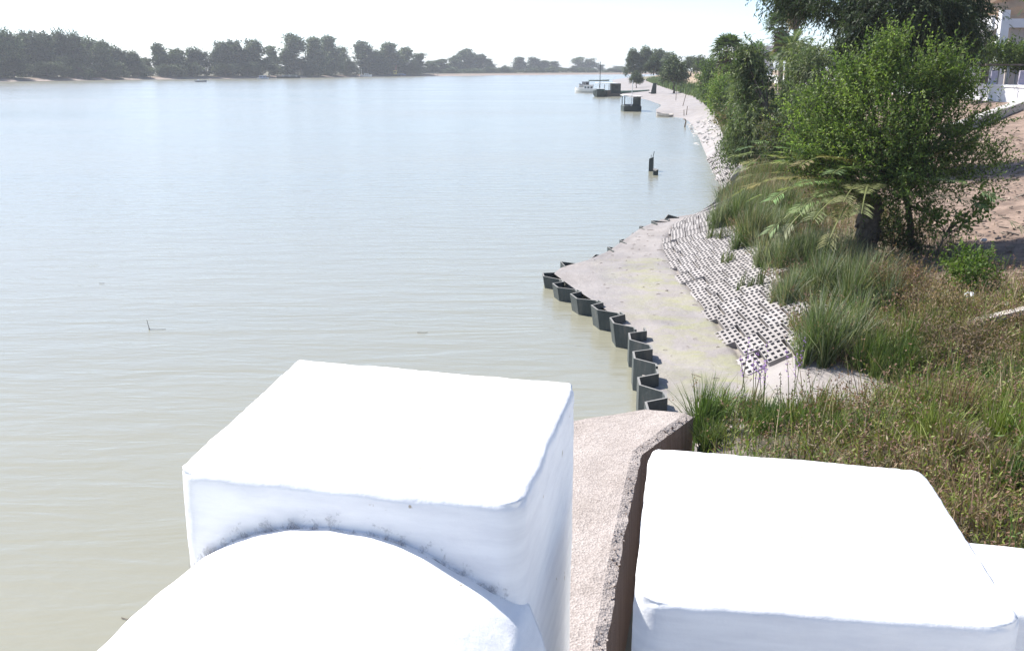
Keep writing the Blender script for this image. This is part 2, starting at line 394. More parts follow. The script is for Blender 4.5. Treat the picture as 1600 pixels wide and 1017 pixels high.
# far (left) bank land
LB = [(-420, 60), (-330, 180), (-262, 290), (-187.9, 374.7), (-163.1, 434), (-121.6, 485), (-85.5, 569), (-39.7, 635), (-8.6, 688), (47, 751), (140, 800), (500, 850)]
def far_bank():
    V = []; F = []; C = []
    for i, (x, y) in enumerate(LB):
        a = Vector(LB[max(i - 1, 0)]); b = Vector(LB[min(i + 1, len(LB) - 1)]); t = (b - a).normalized(); nn = Vector((-t.y, t.x))
        for off, z, c in ((-3, -.3, (.32, .27, .24)), (1.5, .25, (.33, .275, .245)), (5, .9, (.22, .16, .12)), (12, 1.3, (.1, .1, .06)), (60, 1.4, (.14, .13, .08)), (900, 1.5, (.2, .18, .1))):
            V.append((x + nn.x * off, y + nn.y * off, z)); C.append((*c, .2))
    n = 6
    for i in range(len(LB) - 1):
        for j in range(n - 1): F.append((i * n + j, (i + 1) * n + j, (i + 1) * n + j + 1, i * n + j + 1))
    me = mesh_from('far_bank', V, F, M['ground'])
    a = me.attributes.new('Col', 'FLOAT_COLOR', 'POINT'); a.data.foreach_set('color', np.array(C, np.float32).ravel())
    tag(link('far_bank', me), kind='structure')
far_bank()

# ------------------------------------------------------------------ whitewashed parapet, terrace and concrete wall
def rounded_block(name, c4, zt, zb, r=.035, rv=.05, amp=.006, seed=0, mat=None, parent=None, chip=()):
    # c4: far-left, far-right, near-right, near-left plan corners
    def axis(n, e):
        k = np.linspace(0, 1, n); inner = e + (1 - 2 * e) * k
        edge = e * (1 - np.cos(np.linspace(0, math.pi / 2, 6)))[:-1] / 1.0
        return np.concatenate([np.linspace(0, e, 6)[:-1], inner, 1 - np.linspace(0, e, 6)[:-1][::-1]])
    A = [Vector(p) for p in c4]
    Lx = ((A[1] - A[0]).length + (A[2] - A[3]).length) / 2; Ly = ((A[3] - A[0]).length + (A[2] - A[1]).length) / 2; Lz = zt - zb
    gx, gy = axis(34, rv / Lx), axis(34, rv / Ly); gz = np.concatenate([np.linspace(0, 1 - .4 / Lz, 6)[:-1], np.linspace(1 - .4 / Lz, 1 - r / Lz, 24)[:-1], np.linspace(1 - r / Lz, 1, 6)])
    bm = bmesh.new(); cache = {}
    def P(u, v, h):
        key = (round(u, 5), round(v, 5), round(h, 5))
        if key in cache: return cache[key]
        x, y, z = u * Lx, v * Ly, h * Lz
        q = Vector((min(max(x, rv), Lx - rv), min(max(y, rv), Ly - rv), 0)); d = Vector((x, y, 0)) - q
        if d.length > 1e-9:
            m = max(abs(d.x), abs(d.y)); d = d.normalized() * m; x, y = q.x + d.x, q.y + d.y
        # top edge rounding
        dx = min(x, Lx - x, y, Ly - y)
        if h > 1 - r / Lz - 1e-6 and dx < r:
            a = max(r - dx, z - (Lz - r)); vx = Vector((r - dx, z - (Lz - r)))
            if vx.length > 1e-9:
                vx = vx.normalized() * a; nd = r - vx.x; z = Lz - r + vx.y
                if u < .5 and x <= dx + 1e-6: x = nd
                elif x >= Lx - dx - 1e-6: x = Lx - nd
                if y <= dx + 1e-6: y = nd
                elif y >= Ly - dx - 1e-6: y = Ly - nd
        u2, v2 = x / Lx, y / Ly
        p = (A[3] * (1 - u2) + A[2] * u2) * (1 - v2) + (A[0] * (1 - u2) + A[1] * u2) * v2
        p = Vector((p.x, p.y, zb + z))
        s3 = Vector((seed * 7.1, seed * 3.3, 0))
        nv = mn.noise_vector(p * 5 + s3) * amp + mn.noise_vector(p * 17 + s3) * amp * .5 + mn.noise_vector(p * 45 + s3) * amp * .22
        if dx < .03 and z > Lz - .06: nv += mn.noise_vector(p * 60 + s3) * amp * .5
        p = p + nv
        cache[key] = bm.verts.new(p); return cache[key]
    def quad(a, b, c, d):
        vs = []
        for q in (a, b, c, d):
            if q not in vs: vs.append(q)
        if len(vs) > 2:
            try: bm.faces.new(vs)
            except ValueError: pass
    for i in range(len(gx) - 1):
        for j in range(len(gy) - 1):
            quad(P(gx[i], gy[j], 1), P(gx[i + 1], gy[j], 1), P(gx[i + 1], gy[j + 1], 1), P(gx[i], gy[j + 1], 1))
        for k in range(len(gz) - 1):
            for v in (0, 1): quad(P(gx[i], v, gz[k]), P(gx[i + 1], v, gz[k]), P(gx[i + 1], v, gz[k + 1]), P(gx[i], v, gz[k + 1]))
    for j in range(len(gy) - 1):
        for k in range(len(gz) - 1):
            for u in (0, 1): quad(P(u, gy[j], gz[k]), P(u, gy[j + 1], gz[k]), P(u, gy[j + 1], gz[k + 1]), P(u, gy[j], gz[k + 1]))
    bmesh.ops.remove_doubles(bm, verts=list(bm.verts), dist=.0004)
    bmesh.ops.recalc_face_normals(bm, faces=list(bm.faces))
    og = Vector(((A[0].x + A[2].x) / 2, (A[0].y + A[2].y) / 2, zb))
    bmesh.ops.translate(bm, verts=list(bm.verts), vec=-og)
    me = bpy.data.meshes.new(name); bm.to_mesh(me); bm.free(); me.materials.append(mat or M['white'])
    me.polygons.foreach_set('use_smooth', [True] * len(me.polygons))
    o = link(name, me); o.location = og; return o

FL = 3.4
pl = rounded_block('parapet_pier', [(-.575, 2.545), (.16, 2.34), (.02, 1.62), (-.655, 1.785)], 4.25, FL, .022, .05, .0032, 1)
tag(pl, 'tall square whitewashed masonry pier overlooking the water, nearest the left of the picture', 'pier')
pr = rounded_block('parapet_pier', [(.375, 2.54), (1.06, 2.385), (.955, 1.63), (.235, 1.735)], 4.0, FL, .02, .07, .0032, 5)
tag(pr, 'broad flat whitewashed pier in the lower right corner beside the concrete wall', 'pier')

def barrel_wall():
    n = Vector((.16, .67)).normalized(); e = Vector((n.y, -n.x))        # forward and right of the pier
    c0 = Vector((-.31, 1.72)); us = np.concatenate([[-.362], np.linspace(-.357, -.33, 5), np.linspace(-.3, .3, 41), np.linspace(.33, .375, 5), [.385]])
    ts = np.concatenate([np.linspace(-1.9, -.5, 15), np.linspace(-.48, .02, 45)])
    bm = bmesh.new(); rows = []
    for t in ts:
        row = []
        for k, u in enumerate(us):
            z = 4.165 - (.165 if u < -.02 else .125) * (abs(u + .02) / .36) ** 2.1
            if abs(u) > .36: z -= .02 + (abs(u) - .36) * 1.4
            p = Vector((c0.x + e.x * u + n.x * t, c0.y + e.y * u + n.y * t, z))
            p += mn.noise_vector(p * 6) * .007 + mn.noise_vector(p * 22) * .003
            if k in (0, len(us) - 1): p.z -= .02
            row.append(bm.verts.new(p))
        row = [bm.verts.new((row[0].co.x - .002, row[0].co.y, FL))] + row + [bm.verts.new((row[-1].co.x + .002, row[-1].co.y, FL))]
        rows.append(row)
    for a, b in zip(rows[:-1], rows[1:]):
        for i in range(len(a) - 1): bm.faces.new((a[i], a[i + 1], b[i + 1], b[i]))
    bm.faces.new(rows[0]); bm.faces.new(list(reversed(rows[-1])))
    bmesh.ops.recalc_face_normals(bm, faces=list(bm.faces))
    og = Vector((-.45, .9, FL)); bmesh.ops.translate(bm, verts=list(bm.verts), vec=-og)
    me = bpy.data.meshes.new('parapet_wall'); bm.to_mesh(me); bm.free(); me.materials.append(M['white'])
    me.polygons.foreach_set('use_smooth', [True] * len(me.polygons))
    o = link('parapet_wall', me); o.location = og
    tag(o, 'whitewashed parapet wall with rounded top running up to the tall pier', 'wall')
    # smear of grime along the joint where the rounded top meets the pier
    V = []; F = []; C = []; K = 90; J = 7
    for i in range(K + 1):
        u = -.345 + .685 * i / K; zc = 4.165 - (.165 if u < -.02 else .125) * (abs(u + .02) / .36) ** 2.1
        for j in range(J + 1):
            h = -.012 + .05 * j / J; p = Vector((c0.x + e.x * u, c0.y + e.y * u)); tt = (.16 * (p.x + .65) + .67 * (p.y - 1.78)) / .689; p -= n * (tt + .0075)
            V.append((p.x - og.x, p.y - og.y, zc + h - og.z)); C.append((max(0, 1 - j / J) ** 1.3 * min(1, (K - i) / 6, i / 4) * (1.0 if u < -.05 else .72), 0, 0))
    for i in range(K):
        for j in range(J): q = i * (J + 1) + j; F.append((q, q + J + 1, q + J + 2, q + 1))
    link('joint_grime', mesh_from('joint_grime', np.array(V), np.array(F), M['grime'], np.array(C)), o)
barrel_wall()
e = Vector((.973, -.23)); nf = Vector((.23, .973)); q0 = Vector((1.0, 2.21))
rw = rounded_block('low_wall', [q0, q0 + e * 5, q0 + e * 5 - nf * .32, q0 - nf * .32], 3.9, FL, .03, .03, .005, 9)
tag(rw, 'low whitewashed wall leading away to the right behind the broad pier', 'wall')

# terrace under the camera and its retaining wall
mb = MB(); mb.prism([(-.98, -3), (-.62, 2.44), (.16, 2.28), (.38, 2.46), (1.05, 2.3), (6, 1.0), (6, -3)], -.8, FL)
tag(mb.build('terrace', M['terrace']), kind='structure')

# concrete wing wall running out beside the river
def wing_wall():
    top = [at(930, 1120, 1.3), at(945, 1017, 1.3), at(1000, 705, 1.3), at(1083, 644, 1.3), at(1010, 640, 1.3), at(895, 658, 1.3)]
    rt = [Vector((.42, 2.0)), Vector((.62, 5.8)), Vector((.93, 7.5)), Vector((1.29, 9.25)), Vector((2.0, 10.35))]
    lf = [Vector((-1.1, 2.0)), Vector((-1.0, 5.8)), Vector((-.8, 7.5)), Vector((-.3, 9.7)), Vector((1.5, 10.52))]
    def seg(a, b, k): return [a.lerp(b, i / k) for i in range(k)]
    r2 = sum([seg(rt[i], rt[i + 1], 14) for i in range(4)], []) + [rt[4]]
    l2 = sum([seg(lf[i], lf[i + 1], 14) for i in range(4)], []) + [lf[4]]
    bm = bmesh.new(); rows = []
    for i, (a, b) in enumerate(zip(l2, r2)):
        d = (b - a).normalized(); row = [bm.verts.new((a.x, a.y, -.8))]
        K = 16
        for k in range(K + 1):
            f = k / K; p = a.lerp(b - d * .09, f)
            q = Vector((p.x, p.y, 1.3)); q.z += mn.fractal(q * 4, .9, 2, 4) * .008
            row.append(bm.verts.new(q))
        ch = mn.noise(Vector((b.x * 5, b.y * 5, 2))) * .02 + mn.noise(Vector((b.x * 19, b.y * 19, 2))) * .012
        row.append(bm.verts.new((b.x + ch, b.y, 1.262 + ch))); row.append(bm.verts.new((b.x + .005, b.y, 1.05))); row.append(bm.verts.new((b.x + .02, b.y, -.8)))
        rows.append(row)
    for a, b in zip(rows[:-1], rows[1:]):
        for i in range(len(a) - 1): bm.faces.new((a[i], a[i + 1], b[i + 1], b[i]))
    bm.faces.new(rows[-1]); bm.faces.new(list(reversed(rows[0])))
    bmesh.ops.recalc_face_normals(bm, faces=list(bm.faces))
    og = Vector((.5, 6, -.8)); bmesh.ops.translate(bm, verts=list(bm.verts), vec=-og)
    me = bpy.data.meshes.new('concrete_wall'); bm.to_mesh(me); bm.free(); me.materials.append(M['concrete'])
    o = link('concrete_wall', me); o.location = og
    tag(o, 'rough pinkish concrete wall with worn flat top below the white piers', 'wall')
    mb = MB(); rng = random.Random(3)                       # broken aggregate along the worn edge
    for i in range(150):
        k = rng.random() ** .8 * (len(r2) - 1); b = r2[int(k)]; s = rng.uniform(.008, .02)
        mb.box((b.x - rng.uniform(.0, .12), b.y + rng.uniform(-.06, .06), 1.3 - rng.uniform(0, .03)), (s, s * 1.3, s * .9), rng.random() * 3, rng.random(), rng.random())
    g = mb.build('loose_aggregate', M['concrete'], o); g['kind'] = 'stuff'
wing_wall()

# ------------------------------------------------------------------ sheet piles
PILE_PATH = [(1.97, 12.15), (1.99, 13.3), (2.06, 14.6), (2.15, 16), (2.22, 17.2), (2.12, 18.4), (1.8, 19.7), (1.45, 20.9), (1.15, 22.1), (1.0, 23.0), (1.25, 23.9), (1.95, 24.7), (2.65, 26.1), (3.25, 27.7), (3.85, 29.5), (4.6, 31.2), (5.4, 32.8)]
def sheet_piles():
    root = empty('sheet_pile_wall', (2.0, 18, 0), 'winding corrugated dark steel sheet pile wall holding back the pale mud', 'pile wall')
    P = [Vector(p) for p in PILE_PATH]; L = [0]
    for a, b in zip(P[:-1], P[1:]): L.append(L[-1] + (b - a).length)
    def pos(s):
        s = min(max(s, 0), L[-1] - 1e-4)
        for i in range(len(P) - 1):
            if s <= L[i + 1]: k = (s - L[i]) / (L[i + 1] - L[i]); break
        c = P[i].lerp(P[i + 1], k)
        p0, p1 = P[max(i - 1, 0)], P[min(i + 2, len(P) - 1)]
        t = (P[i + 1] - P[i]).normalized(); ta = ((P[i + 1] - p0).normalized()).lerp((p1 - P[i]).normalized(), k).normalized()
        return c, ta
    per, amp = 1.28, .16; rng = random.Random(2); s = 0; i = 0; total = L[-1]
    while s < total - .3:
        # one U pile: right half flange, web, left flange, web, right half flange
        pr_ = [(0, 1), (.10, 1), (.30, -1), (.62, -1), (.82, 1), (1.0, 1)]
        c, ta = pos(s + per / 2); far = c.y > 23.5 and s > 11
        ztop = .5 if c.y < 17.5 else .48 - (c.y - 17.5) * .045
        ztop += rng.uniform(-.03, .03)
        if far: ztop = .28
        lean = (0, 0)
        if 17.5 < c.y < 24 and not far: lean = (-ta.y, ta.x); lean = (lean[0] * .16, lean[1] * .16)
        outer = []; inner = []
        for k, sd in pr_:
            cc, tt = pos(s + per * k); nn = Vector((tt.y, -tt.x))
            w_ = amp * (1 if not far else .8)
            outer.append(cc + nn * (sd * w_)); 
        th = .036 if not far else .025
        m = len(outer); offs = []
        for j in range(m):
            a = outer[max(j - 1, 0)]; b = outer[min(j + 1, m - 1)]; t = (b - a).normalized(); offs.append(Vector((t.y, -t.x)) * th)
        zt = []
        for j in range(m):
            if far:   # only corners of the silted piles poke out of the mud
                zt.append(ztop - .02 + (.11 if j in (2,) and i % 3 != 1 else 0.045 if j in (1, 3) else -.03) + rng.uniform(-.02, .02))
            else: zt.append(ztop + rng.uniform(-.012, .012) + (.02 if j in (2, 3) else 0))
        vs = []
        zb = -.7
        for j in range(m):
            for q in (outer[j], outer[j] + offs[j]):
                for z, lk in ((zb, 0), (zt[j], 1)):
                    vs.append((q.x + lean[0] * lk, q.y + lean[1] * lk, z))
        fs = []
        for j in range(m - 1):
            a, b = j * 4, (j + 1) * 4
            fs += [(a, b, b + 1, a + 1), (a + 2, a + 3, b + 3, b + 2), (a + 1, b + 1, b + 3, a + 3), (a, a + 2, b + 2, b)]
        fs += [(0, 1, 3, 2), ((m - 1) * 4, (m - 1) * 4 + 2, (m - 1) * 4 + 3, (m - 1) * 4 + 1)]
        mb = MB(); mb.add(vs, fs); mb.build('sheet_pile', M['pile'], root)
        s += per + .012; i += 1
sheet_piles()
# ragged stumps of two more piles standing in the river
a = at(1018, 268, 0); mb = MB()
mb.add([(a.x - .16, a.y, -.6), (a.x + .1, a.y - .05, -.6), (a.x + .16, a.y + .3, -.6), (a.x - .1, a.y + .32, -.6), (a.x - .14, a.y, .62), (a.x + .08, a.y - .05, .72), (a.x + .13, a.y + .3, .66), (a.x - .08, a.y + .32, .6)],
       [(3, 2, 1, 0), (4, 5, 6, 7), (0, 1, 5, 4), (1, 2, 6, 5), (2, 3, 7, 6), (3, 0, 4, 7)]); mb.tube([(a.x + .02, a.y + .1, .5), (a.x + .12, a.y + .1, .98)], .018, 5)
mb.tube([(a.x - .06, a.y + .1, .5), (a.x - .02, a.y + .1, .8)], .014, 5)
build_top(mb, 'mooring_stump', M['pile'], 'taller dark ragged post standing in open water with a bent rod on top', 'post')
a = at(1024.5, 274, 0); mb = MB()
mb.add([(a.x - .13, a.y, -.6), (a.x + .12, a.y, -.6), (a.x + .13, a.y + .25, -.6), (a.x - .12, a.y + .25, -.6), (a.x - .12, a.y, .24), (a.x - .02, a.y, .2), (a.x + .12, a.y, .29), (a.x + .12, a.y + .25, .27), (a.x - .1, a.y + .25, .3)],
       [(3, 2, 1, 0), (4, 5, 6, 7, 8), (0, 1, 6, 5, 4), (1, 2, 7, 6), (2, 3, 8, 7), (3, 0, 4, 8)])
build_top(mb, 'mooring_stump', M['pile'], 'shorter dark square post stump beside the taller one in open water', 'post')

# ------------------------------------------------------------------ concrete grid pavers on the bank
def paver_mesh():
    nx, ny, h = 4, 4, .14
    def line(n, px_, hole):
        r = [0.0]
        for i in range(n): c = (i + .5) * px_; r += [c - hole / 2, c + hole / 2]
        return r + [n * px_]
    gx, gy = line(nx, .215, .118), line(ny, .1, .058); V = []; F = []
    for z in (h, .0):
        for y in gy:
            for x in gx: V.append((x - .43 + (.012 if x == gx[0] else -.012 if x == gx[-1] else 0), y - .2 + (.008 if y == gy[0] else -.008 if y == gy[-1] else 0), z))
    n = len(gx); N = n * len(gy); I = lambda i, j: j * n + i
    for j in range(len(gy) - 1):
        for i in range(n - 1):
            if i % 2 == 1 and j % 2 == 1:
                a, b, c, d = I(i, j), I(i + 1, j), I(i + 1, j + 1), I(i, j + 1)
                for p, q in ((a, b), (b, c), (c, d), (d, a)): F.append((q, p, p + N, q + N))
            else: F.append((I(i, j), I(i + 1, j), I(i + 1, j + 1), I(i, j + 1)))
    for i in range(n - 1): F += [(I(i + 1, 0), I(i, 0), I(i, 0) + N, I(i + 1, 0) + N), (I(i, len(gy) - 1), I(i + 1, len(gy) - 1), I(i + 1, len(gy) - 1) + N, I(i, len(gy) - 1) + N)]
    for j in range(len(gy) - 1): F += [(I(0, j), I(0, j + 1), I(0, j + 1) + N, I(0, j) + N), (I(n - 1, j + 1), I(n - 1, j), I(n - 1, j) + N, I(n - 1, j + 1) + N)]
    return mesh_from('paver', V, F, M['paver'])
def pavers():
    me = paver_mesh(); rng = random.Random(8); count = 0
    def lay(root, y0, y1, blo, bhi, ext, lift, skip):
        nonlocal count
        og = root.location; y = y0; row = 0
        while y < y1:
            xb = float(blo(y)); xt = float(bhi(y)) + ext; tx = float(blo(y + .5) - blo(y - .5))
            ang = math.atan2(1, tx * .7) - math.pi / 2
            x = xb + (row % 2) * .2 - rng.uniform(.0, .2)
            zb, ztp = ground_z(xb, y), ground_z(xt - ext - .02, y)
            sl_ = math.atan2(ztp - zb, xt - ext - xb)
            while x < xt:
                if rng.random() > skip:
                    o = link('paver', me, root)
                    z = (zb + math.tan(sl_) * max(0, x + .2 - xb) if lift < -.1 else ground_z(x + .2, y)) + lift + rng.uniform(-.005, .006) - (rng.uniform(.01, .05) if x < xb + .1 else 0)
                    o.location = Vector((x + .2, y, z)) - og
                    o.rotation_euler = (-sl_ + rng.uniform(-.01, .01), rng.uniform(-.008, .008), ang + math.pi / 2 + rng.uniform(-.015, .015))
                    o.rotation_mode = 'ZYX' if False else 'XYZ'
                    count += 1
                x += .405
            y += .858; row += 1
    r1 = empty('paver_revetment', (4.5, 24, .3), 'pale perforated concrete paver slope between the mud pocket and the tall grass', 'paving')
    lay(r1, 15.45, 36, B, T, .35, -.122, .0)
    r2 = empty('paver_revetment', (10.5, 48, 0), 'small patch of perforated concrete pavers at the water edge beneath the drooping trees', 'paving')
    lay(r2, 42.5, 57, S, T, .3, -.07, .05)
    print('pavers', count)
pavers()

# ------------------------------------------------------------------ vegetation builders
def nrm(a): return a / np.maximum(np.linalg.norm(a, axis=-1, keepdims=True), 1e-9)
def leaf_quads(P, D, Ln, Wd, rng, flat=.6):
    n = len(P); Nn = rng.normal(size=(n, 3)); Nn[:, 2] = np.abs(Nn[:, 2]) + flat
    side = nrm(np.cross(D, nrm(Nn))); Ln = np.broadcast_to(Ln, (n,))[:, None]; Wd = np.broadcast_to(Wd, (n,))[:, None]
    V = np.stack([P, P + D * Ln * .42 + side * Wd, P + D * Ln, P + D * Ln * .42 - side * Wd], 1).reshape(-1, 3)
    return V, np.arange(4 * n).reshape(n, 4)
def lobes_sample(lobes, rng, inner=.45):
    C = []
    for (x, y, z, rx, ry, rz, n) in lobes:
        d = nrm(rng.normal(size=(n, 3))); r = (inner + (1 - inner) * rng.random(n)) ** .8
        C.append(np.array([x, y, z]) + d * r[:, None] * np.array([rx, ry, rz]))
    return np.concatenate(C)
def crown(lobes, seed, clump_r, shoots, leaves, shoot_len, leaf_len, leaf_w, cols, upb=.5, droop=.0, hang=.0, outward=.6, flat=.6, inner=.45, twig=0):
    rng = np.random.default_rng(seed); C = lobes_sample(lobes, rng, inner)
    ctr = np.average(np.array([l[:3] for l in lobes]), axis=0)
    m = len(C); P = np.repeat(C, shoots, 0) + rng.normal(size=(m * shoots, 3)) * clump_r * .55
    D = nrm(nrm(P - ctr) * outward + np.array([0, 0, upb]) + rng.normal(size=P.shape) * .45)
    sl_ = shoot_len * rng.uniform(.5, 1.25, (len(P), 1)); t = (np.arange(leaves) + .6) / leaves
    Q = P[:, None, :] + D[:, None, :] * (sl_[:, None, :] * t[None, :, None])
    Q[:, :, 2] -= (droop * sl_ * t[None, :] ** 2)
    Q = Q.reshape(-1, 3); DD = np.repeat(D, leaves, 0)
    LD = nrm(DD * .45 + rng.normal(size=Q.shape) * .6 + np.array([0, 0, -hang]))
    V, F = leaf_quads(Q, LD, leaf_len * rng.uniform(.65, 1.25, len(Q)), leaf_w * rng.uniform(.7, 1.2, len(Q)), rng, flat)
    cols = np.array(cols); tone = np.repeat(rng.integers(0, len(cols), m), shoots * leaves)
    own = rng.integers(0, len(cols), len(Q)); pick = np.where(rng.random(len(Q)) < .65, tone, own)
    Cc = cols[pick] * np.repeat(rng.uniform(.82, 1.18, m), shoots * leaves)[:, None] * rng.uniform(.8, 1.2, (len(Q), 1))
    Cv = np.repeat(Cc, 4, 0)
    if twig:
        E_ = P + D * sl_; E_[:, 2] -= droop * sl_[:, 0]
        sd = nrm(np.cross(D, rng.normal(size=D.shape))) * twig
        TV = np.stack([P - sd, P + sd, E_ + sd * .3, E_ - sd * .3], 1).reshape(-1, 3); TF = np.arange(len(TV)).reshape(-1, 4) + len(V)
        V = np.concatenate([V, TV]); F = np.concatenate([F, TF]); Cv = np.concatenate([Cv, np.tile(np.array([[.09, .075, .05]]), (len(TV), 1))])
    return V, F, Cv, C
def limbs(mb, base, fork, C, r0, seed, k=14, gnarl=.08):
    rng = random.Random(seed); base = Vector(base); fork = Vector(fork)
    n = 6; pts = []
    for i in range(n + 1):
        f = i / n; p = base.lerp(fork, f); g = (fork - base).length * gnarl * math.sin(f * 3.14)
        pts.append(p + Vector((rng.uniform(-g, g), rng.uniform(-g, g), 0)))
    mb.tube(pts, [r0 * (1.35 if i == 0 else 1 - .4 * i / n) for i in range(n + 1)], 8)
    idx = list(range(len(C))); rng.shuffle(idx)
    for i in idx[:k]:
        e_ = Vector(C[i]); a = pts[-1 - (rng.randrange(3) if rng.random() < .5 else 0)]
        m1 = a.lerp(e_, .4) + Vector((rng.uniform(-1, 1), rng.uniform(-1, 1), rng.uniform(0, 1))) * (e_ - a).length * .12
        mb.tube([a, m1, a.lerp(e_, .75) + Vector((0, 0, .04)), e_], [r0 * .5, r0 * .32, r0 * .18, r0 * .06], 5, False)
def make_tree(name, base, fork, lobes, label, cat, seed, r0=.1, k=14, mat='leaf', group=None, gnarl=.08, **kw):
    root = empty(name, base, label, cat, group); V, F, Cv, C = crown(lobes, seed, **kw)
    mb = MB(); limbs(mb, base, fork, C, r0, seed, k, gnarl); mb.build('trunk', M['bark'], root, smooth=True)
    link('crown', mesh_from('crown', V - np.array(base), F, M[mat], Cv), root)
    return root
def blades(P, H, rng, width, cols, lean=.35, wind=(0, 0), curve=.5, headfrac=0, headcol=(.25, .14, .12), pick=None, az=None):
    n = len(P); az = rng.uniform(0, 2 * math.pi, n) if az is None else az; ln = np.abs(rng.normal(size=n)) * lean
    hd = np.stack([np.cos(az) * ln + wind[0], np.sin(az) * ln + wind[1]], 1)
    sa = rng.uniform(0, math.pi, n); sd = np.stack([np.cos(sa), np.sin(sa), np.zeros(n)], 1) * (width * rng.uniform(.6, 1.3, n))[:, None]
    V = []; ts = (0, .4, .75, 1.0)
    for t in ts:
        b = t * (1 - curve) + curve * t * t
        c = P + np.stack([hd[:, 0] * H * b, hd[:, 1] * H * b, H * (t - .22 * ln * t * t)], 1)
        wv = sd * (1 - .55 * t) if t < 1 else sd * .12
        V += [c - wv, c + wv]
    V = np.stack(V, 1); base = np.arange(n)[:, None, None] * 8
    F = base + np.array([[0, 1, 3, 2], [2, 3, 5, 4], [4, 5, 7, 6]])[None]
    cols = np.array(cols); pk = rng.integers(0, len(cols), n) if pick is None else pick
    c = cols[pk] * rng.uniform(.75, 1.25, (n, 1)); Cv = np.repeat(c[:, None, :], 8, 1)
    V = V.reshape(-1, 3); F = F.reshape(-1, 4); Cv = Cv.reshape(-1, 3)
    if headfrac:
        h = rng.random(n) < headfrac; tip = (V.reshape(n, 8, 3)[h][:, 6] + V.reshape(n, 8, 3)[h][:, 7]) / 2
        k = 5; Q = np.repeat(tip, k, 0) + rng.normal(size=(len(tip) * k, 3)) * .022
        D = nrm(rng.normal(size=Q.shape) + np.array([0, 0, .8]))
        V2, F2 = leaf_quads(Q, D, .035 * rng.uniform(.6, 1.4, len(Q)), .009, rng)
        hc = np.array(headcol) * rng.uniform(.7, 1.3, (len(Q), 1))
        F = np.concatenate([F, F2 + len(V)]); V = np.concatenate([V, V2]); Cv = np.concatenate([Cv, np.repeat(hc, 4, 0)])
    return V, F, Cv
gz = np.vectorize(ground_z)
def blade_obj(name, P, H, seed, width, cols, parent=None, **kw):
    rng = np.random.default_rng(seed); og = np.array([P[:, 0].mean(), P[:, 1].mean(), P[:, 2].min()])
    V, F, Cv = blades(P - og, H, rng, width, cols, **kw)
    o = link(name, mesh_from(name, V, F, M['blade'], Cv), parent); o.location = og; return o

RUSH = [(.085, .13, .05), (.14, .185, .085), (.22, .25, .17), (.33, .34, .25), (.11, .155, .055), (.05, .07, .025), (.3, .26, .16)]
GREEN = [(.075, .125, .035), (.11, .16, .045), (.15, .175, .06), (.055, .085, .03)]
WEED = [(.085, .14, .035), (.15, .20, .05), (.21, .22, .065), (.21, .13, .09), (.12, .095, .06), (.34, .28, .18), (.18, .22, .05)]
DRY = [(.33, .25, .16), (.24, .17, .11), (.2, .14, .1), (.3, .2, .15), (.16, .13, .07)]
# --- tall rush clumps along the toe of the bank
def rush(px, py, rad, h, n, label, seed, cols=RUSH, width=.006, lean=.38, elong=(1, 1), name='rush_clump', cat='grass clump', head=0, hc=(.25, .14, .12)):
    c = at_ground(px, py); rng = np.random.default_rng(seed)
    nt_ = max(5, int(rad * 26)); ta = rng.uniform(0, 2 * math.pi, nt_); tr = np.sqrt(rng.random(nt_)) * rad; th_ = rng.uniform(.6, 1.2, nt_); tt = rng.integers(0, len(cols), nt_)
    k = rng.integers(0, nt_, n); sp = .3 * rad / math.sqrt(nt_) * 2.2
    ox, oy = rng.normal(size=n) * sp * .5, rng.normal(size=n) * sp * .5
    X = c.x + (np.cos(ta[k]) * tr[k] + ox) * elong[0]; Y = c.y + (np.sin(ta[k]) * tr[k] + oy) * elong[1]; Z = gz(X, Y) - .02
    P = np.stack([X, Y, Z], 1); H = h * rng.uniform(.5, 1.2, n) * th_[k] * (1.1 - .3 * (tr[k] / rad) ** 2)
    az = np.arctan2(oy, ox) + rng.normal(size=n) * .8; pick = np.where(rng.random(n) < .5, tt[k], rng.integers(0, len(cols), n))
    o = blade_obj(name, P, H, seed, width, cols, lean=lean, headfrac=head, headcol=hc, az=az, pick=pick, wind=(.1, -.02))
    return tag(o, label, cat, 'grass clumps along the foot of the bank')
rushes = [
 (1296, 545, .62, .82, 2600, 'dense dark green tussock at the near corner of the paver slope', RUSH),
 (1375, 585, .42, .58, 1500, 'round dark grass tussock standing beside the grey mud inlet', GREEN),
 (1262, 468, .6, .8, 2400, 'grey-green tussock leaning over the near edge of the pavers', RUSH),
 (1330, 478, .75, .85, 2600, 'pale feathery grass clump behind the dark corner tussock', RUSH[2:] + [(.2, .2, .13)]),
 (1222, 420, .6, .85, 2400, 'blue-green rush clump beside the middle of the paver slope', RUSH),
 (1290, 420, .8, .85, 2600, 'silvery green grass clump in the middle of the bank vegetation', RUSH[2:]),
 (1178, 388, .6, .9, 2400, 'dark rush clump overhanging the upper half of the pavers', RUSH),
 (1152, 352, .7, .95, 2600, 'tall green rush clump at the far end of the paver slope', RUSH),
 (1225, 362, .8, .8, 2400, 'mixed green grass clump below the young palm fronds', GREEN + RUSH[2:4]),
 (1160, 312, .9, .8, 2400, 'brownish green grass clump at the far corner of the mud pocket', RUSH + DRY[:2]),
 (1195, 330, .9, .8, 2400, 'olive grass clump right behind the farthest pavers', RUSH + DRY[:1]),
 (1190, 285, 1.2, .8, 2400, 'bushy grass clump on the bank above the small paver patch', GREEN + DRY[1:3]),
 (1255, 305, 1.1, .7, 2200, 'grass clump with rusty stems underneath the palm fronds', GREEN + DRY),
 (1445, 545, .55, .5, 1500, 'low tangled grass clump behind the mud inlet tussock', WEED),
 (1100, 682, .3, .55, 1300, 'upright grass tuft growing against the end of the concrete wall', GREEN + WEED[:2])]
